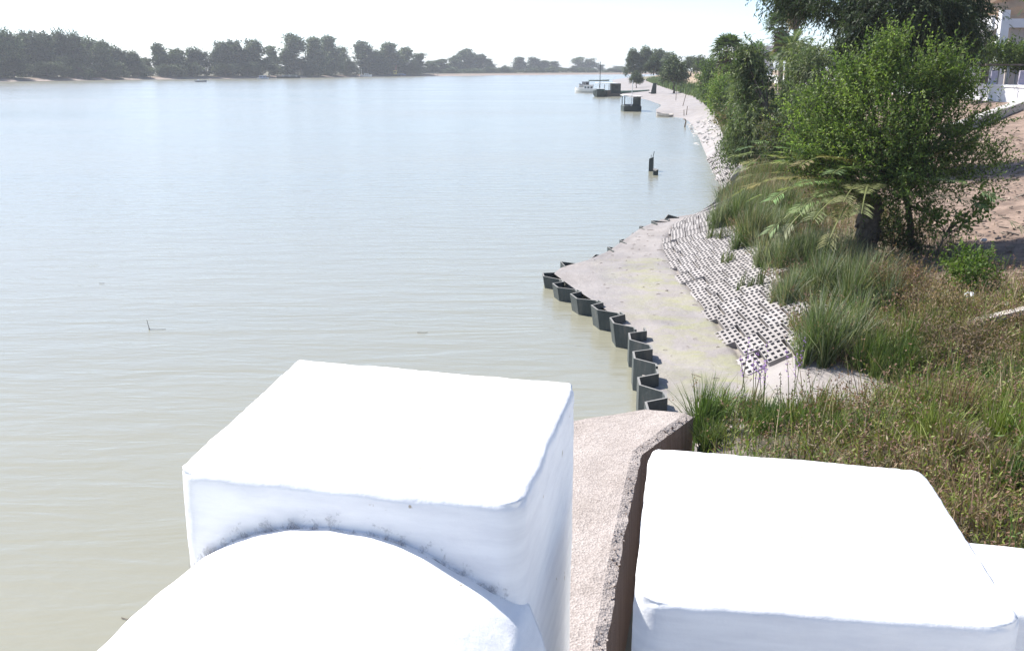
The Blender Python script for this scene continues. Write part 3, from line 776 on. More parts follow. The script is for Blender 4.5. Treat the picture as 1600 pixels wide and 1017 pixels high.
rushes += [(1096, 702, .22, .45, 700, 'dark green tuft in the corner below the concrete wall end', GREEN), (1408, 640, .4, .42, 900, 'olive weed tuft directly right of the dark spikes', WEED[:3]), (1480, 655, .45, .45, 900, 'rusty weed tuft in the middle of the near weeds', [WEED[3], WEED[4], WEED[2]]), (1545, 612, .5, .45, 900, 'dark green weed tuft below the plank', GREEN),
 (1575, 690, .4, .45, 900, 'yellow-green weed tuft at the right edge', [WEED[6], WEED[1], WEED[2]]), (1335, 690, .4, .4, 900, 'fresh green weed tuft above the broad pier', GREEN + WEED[1:2]), (1225, 672, .4, .45, 900, 'green weed tuft behind the purple flowers', GREEN + WEED[:2]), (1160, 655, .35, .42, 800, 'short green weed tuft between the wall end and the flowers', GREEN + WEED[3:4]),
 (1500, 735, .4, .42, 900, 'brown-tipped weed tuft near the corner of the broad pier', WEED[2:5]), (1590, 755, .35, .42, 800, 'dark weed tuft at the lower right edge', GREEN[:1] + GREEN[3:]), (1275, 665, .35, .45, 800, 'russet weed tuft right of the dead spikes', [WEED[3], WEED[2], WEED[0]]), (1430, 700, .4, .4, 900, 'pale green weed tuft over the far edge of the broad pier', [WEED[1], WEED[2], WEED[6]])]
for i, (px, py, rad, h, n, lab, cl) in enumerate(rushes): rush(px, py, rad, h, n, lab, 100 + i, cl)
# thin reeds pushing up through the paver holes
reeds = [(1108, 322, 'reed sprouts at the far top of the paver slope'), (1112, 345, 'reed sprouts in the pavers just before the far rushes'), (1107, 372, 'small reed sprouts in the middle of the far pavers'),
         (1128, 372, 'reed sprouts hugging the dark rushes above the pavers'), (1135, 412, 'reed sprouts halfway down the paver slope'), (1160, 450, 'thick row of reed sprouts in the pavers, left half'), (1187, 445, 'thick row of reed sprouts in the pavers, right half')]
for i, (px, py, lab) in enumerate(reeds):
    rush(px, py, .17, .42, 60, lab, 140 + i, [(.12, .15, .07), (.2, .2, .11), (.09, .12, .05)], .008, .12, (1.0, 1.2), 'reed_sprouts', 'reeds')

# --- ground cover on the bank (nobody could count it)
def scatter(n, y0, y1, u0, u1, seed, dens=None):
    rng = np.random.default_rng(seed); Y = y0 + (y1 - y0) * rng.random(n); u = rng.random(n)
    X = T(Y) + u0 + (u1 - u0) * u
    k = np.array([mn.noise(Vector((x * .8, y * .8, seed))) for x, y in zip(X, Y)]) * .5 + .5
    keep = rng.random(n) < np.clip((k - .25) * 2.2, .05, 1) if dens is None else rng.random(n) < dens(X, Y, k)
    X, Y = X[keep], Y[keep]; return np.stack([X, Y, gz(X, Y) - .02], 1)
P = scatter(34000, 12.5, 42, .1, 4.4, 21); rng = np.random.default_rng(1)
pn = np.array([mn.noise(Vector((x * .9, y * .5, 4))) + .25 * random.Random(i).gauss(0, 1) for i, (x, y) in enumerate(P[:, :2])])
BC = GREEN + WEED + DRY[:4]
pk = np.where(pn > .12, 11 + rng.integers(0, 4, len(P)), np.where(pn < -.1, rng.integers(0, 4, len(P)), 5 + rng.integers(0, 6, len(P))))
tag(blade_obj('bank_grass', P, rng.uniform(.12, .5, len(P)), 22, .006, BC, lean=.5, headfrac=.2, headcol=(.24, .13, .1), pick=pk), 'mixed green and rusty grass covering the lower bank', 'grass', kind='stuff')
P = scatter(9000, 12.5, 60, 3.5, 14, 23, lambda X, Y, k: np.clip((k - .45) * 1.6, .02, 1))
tag(blade_obj('dry_stubble', P, rng.uniform(.04, .2, len(P)), 24, .006, DRY, lean=.7), 'sparse dry stubble on the bare reddish slope', 'dry grass', kind='stuff')
P = scatter(16000, 42, 100, .0, 5, 25)
tag(blade_obj('far_bank_grass', P, rng.uniform(.3, .9, len(P)), 26, .016, GREEN + DRY[:3], lean=.45), 'grass along the shore under the drooping trees', 'grass', kind='stuff')
# weeds between the terrace and the mud
def weeds():
    rng = np.random.default_rng(31); n = 62000
    Y = 4 + 12.5 * rng.random(n) ** .9; X = 2.0 + 9.5 * rng.random(n)
    keep = (X > T(Y) - .1) & (X < .62 * Y + 2.5) & (Y > 5.5 + .0 * X)
    X, Y = X[keep], Y[keep]; k = np.array([mn.noise(Vector((x * .7, y * .7, 2))) for x, y in zip(X, Y)])
    k2 = np.array([mn.noise(Vector((x * 1.9, y * 1.9, 7))) for x, y in zip(X, Y)])
    keep = rng.random(len(X)) < np.clip(.75 + k * 1.2, .25, 1)
    X, Y, k, k2 = X[keep], Y[keep], k[keep], k2[keep]
    H = (.13 + .42 * rng.random(len(X)) ** 2) * (1 + 1.3 * k2) * np.clip((Y - 5.5) / 4 + .35, .35, 1)
    P_ = np.stack([X, Y, gz(X, Y) - .03], 1)
    pick = np.where(k + rng.normal(size=len(X)) * .2 > .08, rng.integers(2, 7, len(X)), np.array([0, 1, 1, 6, 2, 0, 4])[rng.integers(0, 7, len(X))])
    pick = np.where((Y < 8.3) & (rng.random(len(X)) < .8), 7 + rng.integers(0, 4, len(X)), pick)
    o = blade_obj('weed_cover', P_, H, 32, .0062, WEED + DRY[:4], lean=.65, curve=.6, headfrac=.32, headcol=(.2, .12, .085), pick=pick)
    tag(o, 'tangle of green and rusty brown weeds between the white pier and the mud', 'weeds', kind='stuff')
    # small leaves on the weeds
    q = rng.random(len(P_)) < .5; Q = np.repeat(P_[q], 4, 0); Hq = np.repeat(H[q], 4)
    Q = Q + np.stack([rng.normal(size=len(Q)) * .06, rng.normal(size=len(Q)) * .06, Hq * rng.uniform(.2, .95, len(Q))], 1)
    D = nrm(rng.normal(size=Q.shape) + np.array([0, 0, .5])); V, F = leaf_quads(Q, D, .055 * rng.uniform(.5, 1.5, len(Q)), .009, rng)
    cl = np.array(WEED)[np.repeat(np.minimum(pick[q], 6), 4)] * rng.uniform(.7, 1.3, (len(Q), 1)); og = Q.mean(0)
    o = link('weed_leaves', mesh_from('weed_leaves', V - og, F, M['blade'], np.repeat(cl, 4, 0))); o.location = og
    tag(o, 'small leaves and seed heads among the near weeds', 'weeds', kind='stuff')
    # long pale straws lying across
    m = 420; Y = rng.uniform(8, 15, m); X = rng.uniform(2.3, 9, m); ok = (X > T(Y) + .2) & (X < .62 * Y + 1); X, Y = X[ok], Y[ok]
    P2 = np.stack([X, Y, gz(X, Y) + .03], 1)
    tag(blade_obj('straw_stems', P2, rng.uniform(.3, .8, len(P2)), 33, .004, [(.42, .36, .24), (.36, .28, .18), (.3, .3, .13)], lean=1.1), 'long pale straw stems lying over the weeds', 'straw', kind='stuff')
weeds()

# ------------------------------------------------------------------ foreground tree, palm, saplings
HB = at_ground(1432, 392); hx, hy, hz = HB
sc = hy / FPX * 1.0
def hp(px, py, dy=0): v = atd(px, py, hy + dy); return (v.x, v.y, v.z)
L_ = []
for (px, py, dy, rx, ry, rz, n) in [(1390, 190, -.3, 1.5, 1.3, 1.15, 95), (1330, 210, .2, 1.1, 1.1, .85, 50), (1460, 200, .1, 1.05, 1.1, .95, 52), (1300, 150, .4, .75, .8, .6, 22), (1385, 110, 0, .8, .8, .7, 32),
        (1450, 120, 0, .75, .8, .7, 28), (1500, 115, .3, .6, .7, .55, 16), (1400, 270, -.4, 1.35, 1.0, .75, 44), (1490, 250, .2, .8, .8, .55, 22), (1400, 62, 0, .4, .5, .45, 9), (1345, 95, .2, .4, .5, .4, 8), (1475, 70, 0, .3, .4, .4, 6), (1285, 240, 0, .55, .6, .5, 12), (1530, 215, .2, .45, .5, .3, 7), (1560, 255, .2, .35, .4, .12, 4), (1545, 180, .2, .3, .4, .2, 4), (1415, 45, 0, .2, .3, .3, 4), (1480, 95, 0, .5, .5, .5, 10), (1435, 325, -.3, .7, .6, .35, 12)]:
    L_.append((*hp(px - 12, 215 + (py - 190) * .88, dy), rx * .85, ry * .9, rz * .82, max(3, int(n * .72))))
TREE_G = [(.09, .14, .038), (.14, .195, .052), (.19, .25, .066), (.055, .09, .028)]
make_tree('leafy_tree', (hx, hy, hz), hp(1405, 285), L_, 'bushy bright green small-leaved tree leaning over the bank at right', 'tree', 41, .085, 40, gnarl=.1,
          clump_r=.27, shoots=13, leaves=15, shoot_len=.62, leaf_len=.08, leaf_w=.017, cols=TREE_G, upb=.75, outward=.55, flat=.5, inner=.2, twig=.004)
# thin straggling twigs of the tree that reach out to the right
# young palm beneath the tree
def frond(mbv, base, az, el, length, bend, nl, ll, rng, colr, lw=.018, vshape=.6):
    P0 = Vector(base); pts = []
    d = Vector((math.cos(az) * math.cos(el), math.sin(az) * math.cos(el), math.sin(el))); n = 14; p = P0.copy(); e2 = el
    for i in range(n + 1):
        pts.append(p.copy()); e2 = el - bend * (i / n) ** 1.3
        p = p + Vector((math.cos(az) * math.cos(e2), math.sin(az) * math.cos(e2), math.sin(e2))) * (length / n)
    V, F, C = mbv
    for i in range(n):
        a, b = pts[i], pts[i + 1]; s = Vector((-math.sin(az), math.cos(az), 0)) * (.022 * (1 - i / n) + .004) * length / 2
        k = len(V); V += [a - s, a + s, b + s * .9, b - s * .9]; F.append((k, k + 1, k + 2, k + 3)); C += [[.2, .22, .09]] * 4
    for j in range(nl):
        t = .14 + .86 * j / nl; f = t * n; i = min(int(f), n - 1); p = pts[i].lerp(pts[i + 1], f - i); tg = (pts[i + 1] - pts[i]).normalized()
        lat = Vector((-math.sin(az), math.cos(az), 0)); up = tg.cross(lat); up = up if up.z > 0 else -up
        L1 = ll * (math.sin(min(1, t * 1.15 + .12) * math.pi) ** .6 if t < .88 else .55)
        for sg in (-1, 1):
            dd = (tg * .55 + lat * sg * .8 + up * vshape * .45 + Vector((0, 0, -.18)) + Vector((rng.uniform(-.1, .1),) * 3)).normalized()
            sd = dd.cross(up).normalized() * lw; tip = p + dd * L1 + Vector((0, 0, -.12 * L1)); md = p + dd * L1 * .5
            k = len(V); V += [p, md + sd, tip, md - sd]; F.append((k, k + 1, k + 2, k + 3))
            g = rng.uniform(.75, 1.25); C += [[c * g for c in colr]] * 4
def feather_palm(name, base, trunk_h, trunk_r, nf, length, label, seed, nl=44, ll=.35, colr=(.10, .14, .045), lw=.018, els=(-.2, 1.35), group=None, azs=None, lean=(0, 0), bend=(1.0, .5)):
    rng = random.Random(seed); root = empty(name, base, label, 'palm', group); b = Vector(base); mb = MB()
    top = b + Vector((lean[0], lean[1], trunk_h)); pts = [b.lerp(top, i / 8) for i in range(9)]
    mb.tube(pts, [trunk_r * (1.15 if i == 0 else 1.0 + .08 * ((i % 2) * 2 - 1)) for i in range(9)], 9)
    for i in range(int(trunk_h * 26)):     # old leaf bases
        f = rng.random(); p = b.lerp(top, f); a = rng.random() * 6.28; d = Vector((math.cos(a), math.sin(a), .9))
        mb.box(p + Vector((d.x, d.y, 0)) * trunk_r, (.06 * trunk_r / .2, .05, .13), a, 0, -.6)
    mb.build('trunk', M['palm_bark'], root)
    V, F, C = [], [], []
    for i in range(nf):
        f = (i + .5) / nf; el = els[1] - (els[1] - els[0]) * f ** .8 + rng.uniform(-.12, .12); az = i * 2.39996 + rng.uniform(-.2, .2)
        if azs: az, el = azs[i]
        cc = tuple(c * rng.uniform(.8, 1.25) for c in colr)
        frond((V, F, C), top, az, el, length * rng.uniform(.85, 1.1), bend[0] + bend[1] * rng.random(), nl, ll, rng, cc, lw)
    link('fronds', mesh_from('fronds', np.array([tuple(v - b) for v in V]), np.array(F), M['leaf'], np.array(C)), root)
    return root
prng = random.Random(12); PALM_AZ = [(R(148 + 98 * i / 21) + prng.uniform(-.12, .12), prng.uniform(.15, .8)) for i in range(22)] + [(R(-60 + 130 * i / 8), prng.uniform(.2, 1.0)) for i in range(8)]
pb = at_ground(1352, 402)
feather_palm('young_palm', tuple(pb), 1.3, .24, 30, 3.0, 'young feather palm with arching fronds beneath the leafy tree', 51, 64, .5, (.19, .225, .095), .013, (-.15, 1.15), azs=PALM_AZ, bend=(.75, .45))
# saplings right of the trunk
sb = at_ground(1462, 402); b_ = tuple(sb)
make_tree('sapling', b_, (sb.x + .15, sb.y, sb.z + .5), [(sb.x - .1, sb.y, sb.z + .75, .25, .25, .4, 9), (sb.x + .45, sb.y, sb.z + .7, .35, .3, .35, 10), (sb.x + .9, sb.y + .3, sb.z + 1.1, .3, .3, .55, 11)], 'spindly sapling with sparse yellow-green leaves right of the tree trunk', 'sapling', 61, .02, 20,
          clump_r=.16, shoots=5, leaves=6, shoot_len=.22, leaf_len=.09, leaf_w=.03, cols=[(.19, .25, .06), (.15, .21, .05)], upb=.8, inner=.1, twig=.004)
def bush(name, px, py, rx, rz, label, seed, cols, n=40, leaf=(.07, .018), dz=.0, gy=None, cat='bush', cr=.2, shoots=12, leaves=7, sl_=.25, upb=.7, k=10):
    g = at_ground(px, py) if gy is None else gy; b = (g.x, g.y, g.z)
    return make_tree(name, b, (g.x, g.y, g.z + rz * .35), [(g.x, g.y, g.z + rz * .55 + dz, rx, rx * .8, rz * .6, n)], label, cat, seed, .02 + rx * .012, k,
                     clump_r=cr, shoots=shoots, leaves=leaves, shoot_len=sl_, leaf_len=leaf[0], leaf_w=leaf[1], cols=cols, upb=upb, inner=.2, twig=.003)
bush('green_bush', 1512, 452, .42, .45, 'low bright green bush on the slope below the tree', 62, [(.09, .15, .03), (.13, .19, .04)], 26, (.09, .016))
bush('shrub', 1405, 475, .8, .55, 'rusty brown dry shrub in front of the leafy tree', 63, [(.2, .11, .075), (.25, .16, .1), (.14, .12, .05), (.17, .1, .08)], 40, (.06, .008), sl_=.3)
bush('shrub', 1470, 505, .65, .35, 'straw-coloured flattened shrub behind the white plank', 64, [(.3, .21, .12), (.24, .17, .1), (.14, .13, .06)], 30, (.07, .008), sl_=.3)
bush('shrub', 1500, 570, .9, .42, 'dead pinkish brown weed heap in the middle of the near weeds', 65, [(.25, .17, .13), (.2, .13, .1), (.12, .11, .05), (.3, .23, .17)], 46, (.08, .006), sl_=.28)
bush('shrub', 1395, 395, .7, .6, 'dark green undergrowth around the base of the tree', 66, [(.05, .08, .025), (.07, .1, .03), (.12, .09, .05)], 40, (.08, .014))
bush('shrub', 1290, 335, .8, .5, 'reddish bramble patch below the palm fronds', 67, [(.18, .11, .09), (.12, .11, .05), (.22, .15, .11)], 36, (.06, .01))
# purple flower spikes and dark seed stems beside the mud
def flowers(px, py, n, label, seed, cat='flowers', colr='purple', h=.95):
    g = at_ground(px, py); rng = random.Random(seed); root = empty('flowering_plant', g, label, cat)
    st = MB(); fl = MB()
    for i in range(n):
        x, y = g.x + rng.uniform(-.42, .42), g.y + rng.uniform(-.3, .3); z = ground_z(x, y); H = h * rng.uniform(.6, 1.15); lx, ly = rng.uniform(-.12, .12), rng.uniform(-.1, .1)
        st.tube([(x, y, z), (x + lx * .5, y + ly * .5, z + H * .6), (x + lx, y + ly, z + H)], [.006, .005, .002], 4, False)
        for j in range(15):
            f = rng.uniform(.55, 1); s = rng.uniform(.008, .016)
            fl.box((x + lx * f + rng.gauss(0, .014), y + ly * f + rng.gauss(0, .014), z + H * f), (s, s, s * .8), rng.random() * 3, rng.random(), rng.random())
    st.build('stems', simple_stem, root); fl.build('flowers', M[colr], root)['kind'] = 'stuff'; return root
simple_stem = simple('green_stem', (.1, .12, .04), .7, .2, 8, 0)
M['seed'] = simple('dark_seed', (.07, .04, .045), .8, .2, 20, 0)
flowers(1195, 637, 13, 'slender purple-flowered plant at the mud edge in front of the pavers', 71)
flowers(1262, 655, 6, 'dark purplish dead seed spikes among the near weeds', 72, 'seed heads', 'seed', .62)

# ------------------------------------------------------------------ drooping eucalyptus and other trees behind
EUC = [(.08, .115, .05), (.12, .155, .075), (.055, .08, .035), (.16, .185, .09)]
LIME = [(.14, .21, .05), (.19, .26, .06), (.10, .16, .04)]
def droop_tree(px, base_py, y, lobes_px, label, seed, cols=EUC, leaf=(.24, .028), cr=.45, shoots=13, leaves=9, sl_=.75, r0=.1, k=24, hang=.9, droop=.7, name='drooping_tree', cat='tree', zb=None, fork=None, mat='leaf'):
    b = atd(px, base_py, y); b.z = ground_z(b.x, y) if zb is None else zb
    L = []
    for (lx, ly, dy, wpx, hpx, n) in lobes_px:
        c = atd(lx, ly, y + dy); s = (y + dy) / FPX
        L.append((c.x, c.y, c.z, max(12, wpx - 26) * s / 2, max(12, wpx - 26) * s / 2 * .9, max(12, hpx - 26) * s / 2, n))
    fk = atd(*(fork or (lobes_px[0][0], lobes_px[0][1])), y)
    return make_tree(name, tuple(b), tuple(fk), L, label, cat, seed, r0, k, clump_r=cr, shoots=shoots, leaves=leaves, shoot_len=sl_, leaf_len=leaf[0], leaf_w=leaf[1],
                     cols=cols, upb=.1, droop=droop, hang=hang, outward=.7, inner=.35, twig=.004, mat=mat)
droop_tree(1215, 250, 44, [(1205, 190, 0, 110, 120, 60), (1175, 140, 1, 70, 110, 34), (1170, 95, 1, 60, 60, 18), (1225, 235, -1, 90, 60, 26), (1165, 210, 0, 60, 80, 18), (1250, 170, 1, 60, 80, 16)],
           'grey-green drooping tree hanging over the shore left of the leafy tree', 201, fork=(1200, 170), r0=.12)
droop_tree(1168, 215, 62, [(1170, 185, 0, 60, 70, 34), (1160, 150, 2, 50, 60, 22), (1165, 215, -1, 50, 40, 16)], 'low bright drooping bush at the water edge beyond the grey-green tree', 202, EUC + LIME[:1], (.22, .026), sl_=.6, r0=.06, fork=(1150, 190))
droop_tree(1290, 240, 52, [(1290, 110, 0, 130, 90, 70), (1260, 85, 2, 80, 50, 26), (1320, 80, 1, 80, 60, 26), (1250, 130, 0, 60, 70, 16), (1330, 130, 0, 80, 80, 26)],
           'pale drooping tree rising over the white promenade wall', 203, EUC + [(.14, .16, .075)], r0=.13, fork=(1290, 150))
droop_tree(1445, 250, 33, [(1400, 20, 0, 190, 120, 88), (1320, 10, 1, 140, 80, 44), (1470, 20, 0, 170, 110, 74), (1250, -8, 2, 120, 60, 36), (1440, 75, 0, 170, 90, 60), (1360, 85, 0, 140, 100, 54), (1495, 60, 1, 80, 80, 26), (1410, -60, 0, 280, 90, 60)],
           'tall dark spreading tree behind the leafy tree, crown cut off by the top edge', 204, [(.035, .055, .03), (.05, .075, .035), (.065, .085, .05), (.03, .045, .025)], r0=.17, k=44, fork=(1425, 70), leaf=(.16, .022), shoots=17, cr=.34, sl_=.5)
def bankbush(px, py_top, py_base, wpx, y, label, seed, cols, leaf=(.16, .03), shoots=11, n=None, upb=.6, name='shrub', cat='bush', mat='leaf', cr=.35):
    b = atd(px, py_base, y); b.z = ground_z(b.x, y); top = atd(px, py_top, y); h = max(.6, top.z - b.z); s = y / FPX; w_ = wpx * s / 2
    n = n or int(18 + w_ * h * 7)
    return make_tree(name, tuple(b), (b.x, b.y, b.z + h * .35), [(b.x, b.y, b.z + h * .5, w_, w_ * .8, h * .48, n), (b.x - w_ * .4, b.y, b.z + h * .35, w_ * .6, w_ * .6, h * .3, n // 4), (b.x + w_ * .35, b.y + .3, b.z + h * .68, w_ * .55, w_ * .6, h * .3, n // 4)], label, cat, seed, .05 + .015 * h, 16,
                     mat, clump_r=cr * max(1, y / 60), shoots=shoots, leaves=7, shoot_len=.5 * max(1, y / 70), leaf_len=leaf[0] * max(1, y / 60), leaf_w=leaf[1] * max(1, y / 60), cols=cols, upb=upb, inner=.35)
bankbush(1128, 120, 185, 40, 88, 'yellow-green bush beside the stranded dinghy on the far mud', 211, LIME + [(.14, .17, .05)])
bankbush(1142, 102, 165, 44, 100, 'light green bush below the shaggy fan palm', 212, LIME)
bankbush(1112, 92, 150, 32, 118, 'green tree left of the shaggy fan palm', 213, [(.07, .11, .035), (.1, .14, .04)])
bankbush(1172, 118, 185, 60, 74, 'leafy bush between the fan palm and the grey-green drooping tree', 214, EUC + LIME[:1], upb=.2)
bankbush(1140, 168, 215, 36, 70, 'olive undergrowth above the stone-strewn shore', 215, GREEN + DRY[1:2])
bankbush(1250, 150, 215, 110, 56, 'shaded bush on the slope behind the grey-green tree', 216, GREEN + EUC[:2], n=70)
bankbush(1235, 175, 260, 90, 40, 'dark low bush between the grey-green tree and the palm fronds', 217, [(.05, .08, .03), (.08, .1, .045), (.1, .09, .05)], n=46)
bankbush(1160, 225, 275, 60, 47, 'dark leafy bush on the shore above the small paver patch', 218, [(.05, .08, .03), (.075, .105, .04)], n=40)
# ------------------------------------------------------------------ palms
def fan_palm(px, crown_py, y, r, trunk_r, label, seed, skirt=True, zb=None, colr=(.07, .10, .04)):
    rng = random.Random(seed); c = atd(px, crown_py, y); b = Vector((c.x + rng.uniform(-.2, .2), y, ground_z(c.x, y) if zb is None else zb))
    root = empty('fan_palm', b, label, 'palm'); mb = MB(); mb.tube([b, b.lerp(c, .5), c], [trunk_r * 1.3, trunk_r, trunk_r * .9], 8); mb.build('trunk', M['palm_bark'], root)
    V, F, C = [], [], []
    def fan(o, d, R_, n, colr_):
        d = d.normalized(); s = d.cross(Vector((0, 0, 1))); s = s.normalized() if s.length > .01 else Vector((1, 0, 0)); u = s.cross(d)
        pet = o + d * R_ * .5; k = len(V); V.extend([o - s * .02, o + s * .02, pet + s * .015, pet - s * .015]); F.append((k, k + 1, k + 2, k + 3)); C.extend([[.1, .1, .05]] * 4)
        for i in range(n):
            th = -1.9 + 3.8 * i / (n - 1); dd = d * math.cos(th) + s * math.sin(th) + u * rng.uniform(-.12, .12); L1 = R_ * .62 * rng.uniform(.8, 1.1)
            q = (s * math.cos(th) - d * math.sin(th)) * R_ * .05; md = pet + dd * L1 * .55; tp = pet + dd * L1 + Vector((0, 0, -.22 * L1))
            k = len(V); V.extend([pet, md + q, tp, md - q]); F.append((k, k + 1, k + 2, k + 3)); g = rng.uniform(.75, 1.25); C.extend([[x * g for x in colr_]] * 4)
    for i in range(34):
        el = 1.45 - 1.75 * ((i + .5) / 34) ** .8 + rng.uniform(-.1, .1); az = i * 2.39996
        fan(c, Vector((math.cos(az) * math.cos(el), math.sin(az) * math.cos(el), math.sin(el))), r, 15, colr)
    link('fronds', mesh_from('fronds', np.array([tuple(v - b) for v in V]), np.array(F), M['leaf'], np.array(C)), root)
    if skirt:
        V, F, C = [], [], []
        for i in range(40):
            el = -.75 - .7 * rng.random(); az = i * 2.39996
            fan(c + Vector((0, 0, -rng.random() * r * .9)), Vector((math.cos(az) * math.cos(el), math.sin(az) * math.cos(el), math.sin(el))), r * .75, 9, (.16, .12, .09))
        link('dead_frond_skirt', mesh_from('dead_frond_skirt', np.array([tuple(v - b) for v in V]), np.array(F), M['leaf'], np.array(C)), root)
    return root
fan_palm(1137, 80, 92, 1.75, .28, 'shaggy fan palm with dark crown standing above the light green bushes', 301)
fan_palm(1222, 42, 96, 1.9, .2, 'tall slim fan palm silhouetted against the sky left of the dark crown', 302, zb=3.2)
fan_palm(1249, -12, 84, 1.8, .17, 'very tall fan palm whose thin trunk rises into the overhanging foliage', 303, zb=3.2)
def ppalm(px, crown_py, y, length, nf, label, seed, th=None, **k):
    c = atd(px, crown_py, y); zb = max(ground_z(c.x, y), 0); feather_palm('feather_palm', (c.x, y, zb), c.z - zb, .3, nf, length, label, seed, **k)
ppalm(1182, 84, 100, 2.1, 30, 'feather palm in front of the pale distant building', 311, nl=26, ll=.55, lw=.04, els=(-.5, 1.35), colr=(.08, .11, .05))
ppalm(1236, 78, 76, 2.6, 34, 'feather palm behind the drooping tree beside the slim palm trunk', 312, nl=30, ll=.55, lw=.035, els=(-.5, 1.35), colr=(.07, .10, .045))
ppalm(1496, 30, 58, 3.0, 40, 'large dark feather palm in front of the cliff at upper right', 313, nl=40, ll=.55, lw=.03, els=(-.7, 1.35), colr=(.06, .08, .045))
ppalm(1690, -20, 50, 3.4, 34, 'palm whose frond tips hang into the upper right corner', 314, nl=34, ll=.5, lw=.03, els=(-.7, 1.3), colr=(.05, .07, .03))

# ------------------------------------------------------------------ far trees
FARC = [(.05, .072, .036), (.07, .095, .048), (.10, .12, .075), (.038, .054, .03)]
def proto(kind, seed):
    rng = random.Random(seed); L = []
    if kind == 'tall':        # irregular upright crown
        for i in range(10): z = 1.2 + i * .85; L.append((rng.uniform(-1, 1) * (1.5 - .12 * i), rng.uniform(-1, 1), z, rng.uniform(1.2, 1.9) * (1 - .045 * i), 1.5, rng.uniform(1.0, 1.6), 22))
    elif kind == 'round':
        for i in range(8): a = i * .8; L.append((math.cos(a) * 1.7, math.sin(a) * 1.4, rng.uniform(2.6, 6.8), rng.uniform(1.5, 2.3), 1.7, rng.uniform(1.4, 2.2), 20))
        L.append((0, 0, 7.8, 2.0, 1.8, 1.7, 24))
    elif kind == 'slim':
        for i in range(7): L.append((rng.uniform(-.5, .5), rng.uniform(-.5, .5), 1.4 + i * 1.25, .9 - .04 * i, .9, 1.1, 16))
    elif kind == 'bushy':     # foliage to the ground
        for i in range(16): z = .6 + 7.2 * ((i + .5) / 16); L.append((rng.uniform(-1, 1) * (2.9 - .22 * z), rng.uniform(-1.2, 1.2), z, rng.uniform(1.3, 2.0), 1.6, rng.uniform(1.1, 1.8), 20))
        L.append((rng.uniform(-1, 1), 0, 8.0, 1.6, 1.4, 1.6, 20))
    elif kind == 'low':
        for i in range(6): L.append((rng.uniform(-3.5, 3.5), rng.uniform(-1.2, 1.2), rng.uniform(1.5, 6.5), 2.4, 1.8, 2.9, 30))
    V, F, Cv, C = crown(L, seed, .6, 10, 4, .75, .46, .15, FARC, upb=.5, outward=.4, inner=.15)
    mb = MB(); limbs(mb, (0, 0, 0), (0, 0, 4.5), C, .2, seed, 16)
    tm = bpy.data.meshes.new('trunk'); tm.from_pydata([tuple(v) for v in mb.v], [], mb.f); tm.materials.append(M['bark'])
    zmax = np.percentile(V[:, 2], 98.5); wmax = np.percentile(np.abs(V[:, 0]), 99) * 2
    return mesh_from('crown', V, F, M['leaf_far'], Cv), tm, zmax, wmax
PROTO = {(k, i): proto(k, 400 + 17 * i + len(k)) for k in ('tall', 'round', 'slim', 'bushy', 'low') for i in range(3)}
frng = random.Random(77)
def far_tree(px, top, wpx, y, kind, label, base=1.0, group='trees on the far bank', name='far_tree'):
    c = atd(px, top, y); cm, tm, zm, wm = PROTO[(kind, frng.randrange(3))]
    o = empty(name, (c.x, y, base), label, 'tree' if kind != 'low' else 'bush', group)
    h = (c.z - base) / zm; wd = wpx * y / FPX / wm
    o.scale = (wd * (1 if frng.random() < .5 else -1), max(wd, h) * .9, h); link('trunk', tm, o); link('crown', cm, o); return o
def bank_y(px):
    xs = [800 + FPX * p[0] / (p[1] * math.cos(PITCH)) for p in LB[2:]]; return float(np.interp(px, xs, [p[1] for p in LB[2:]]))
ORD = ['first', 'second', 'third', 'fourth', 'fifth', 'sixth', 'seventh', 'eighth', 'ninth', 'tenth', 'eleventh', 'twelfth', 'thirteenth', 'fourteenth', 'fifteenth', 'sixteenth']
DENSE = '%s dark tree from the left in the unbroken stand of the opposite bank'
for k_, (px, tp, wp) in enumerate([(-20, 54, 60), (10, 53, 48), (38, 55, 50), (65, 56, 46), (90, 54, 44), (113, 57, 40), (138, 64, 46), (158, 68, 38), (180, 77, 40), (205, 84, 36), (225, 93, 34)]):
    far_tree(px, tp, wp, bank_y(px) + frng.uniform(10, 24), 'bushy', DENSE % ORD[k_], group='dense far left stand')
for k_, px in enumerate((-52, -90, -135, -180, -235)): far_tree(px, 52 + 2 * (k_ % 2), 58, bank_y(px) + 16, 'bushy', ORD[k_] + ' dark tree beyond the left end of the far stand', group='dense far left stand')
for px, tp, wp, kd, lb in [(247, 71, 30, 'tall', 'upright pale tree at the left end of the second far stand'), (275, 80, 40, 'bushy', 'broad tree beside the upright pale one on the far bank'), (305, 79, 46, 'bushy', 'wide low-crowned tree on the far bank above the small rowing boat'),
        (345, 70, 40, 'bushy', 'dark tree left of the tall pair above the far mud beach'), (362, 68, 44, 'bushy', 'tall dark tree above the middle of the far mud beach'), (395, 67, 46, 'bushy', 'broad dark tree above the white floating shed'),
        (425, 74, 24, 'slim', 'narrow tree left of the tallest far-bank tree'), (456, 57, 44, 'tall', 'tallest tree of the far bank above the long barge'), (488, 62, 40, 'tall', 'tall tree right of the gap beside the long barge'), (510, 60, 38, 'tall', 'tall dark tree at the right end of the tall group'),
        (536, 76, 26, 'slim', 'slender open tree left of the white motorboat'), (568, 68, 40, 'tall', 'ragged tree above the white motorboat on the far bank'), (590, 82, 30, 'bushy', 'lower tree behind the far pontoon'), (605, 70, 40, 'tall', 'broad tree behind the middle of the far pontoon'),
        (630, 77, 36, 'tall', 'tree behind the yellow crane cabin'), (652, 85, 26, 'slim', 'last slender tree of the pontoon stand')]:
    far_tree(px, tp, wp, bank_y(px) + frng.uniform(8, 18), kd, lb, group='trees of the middle far bank')
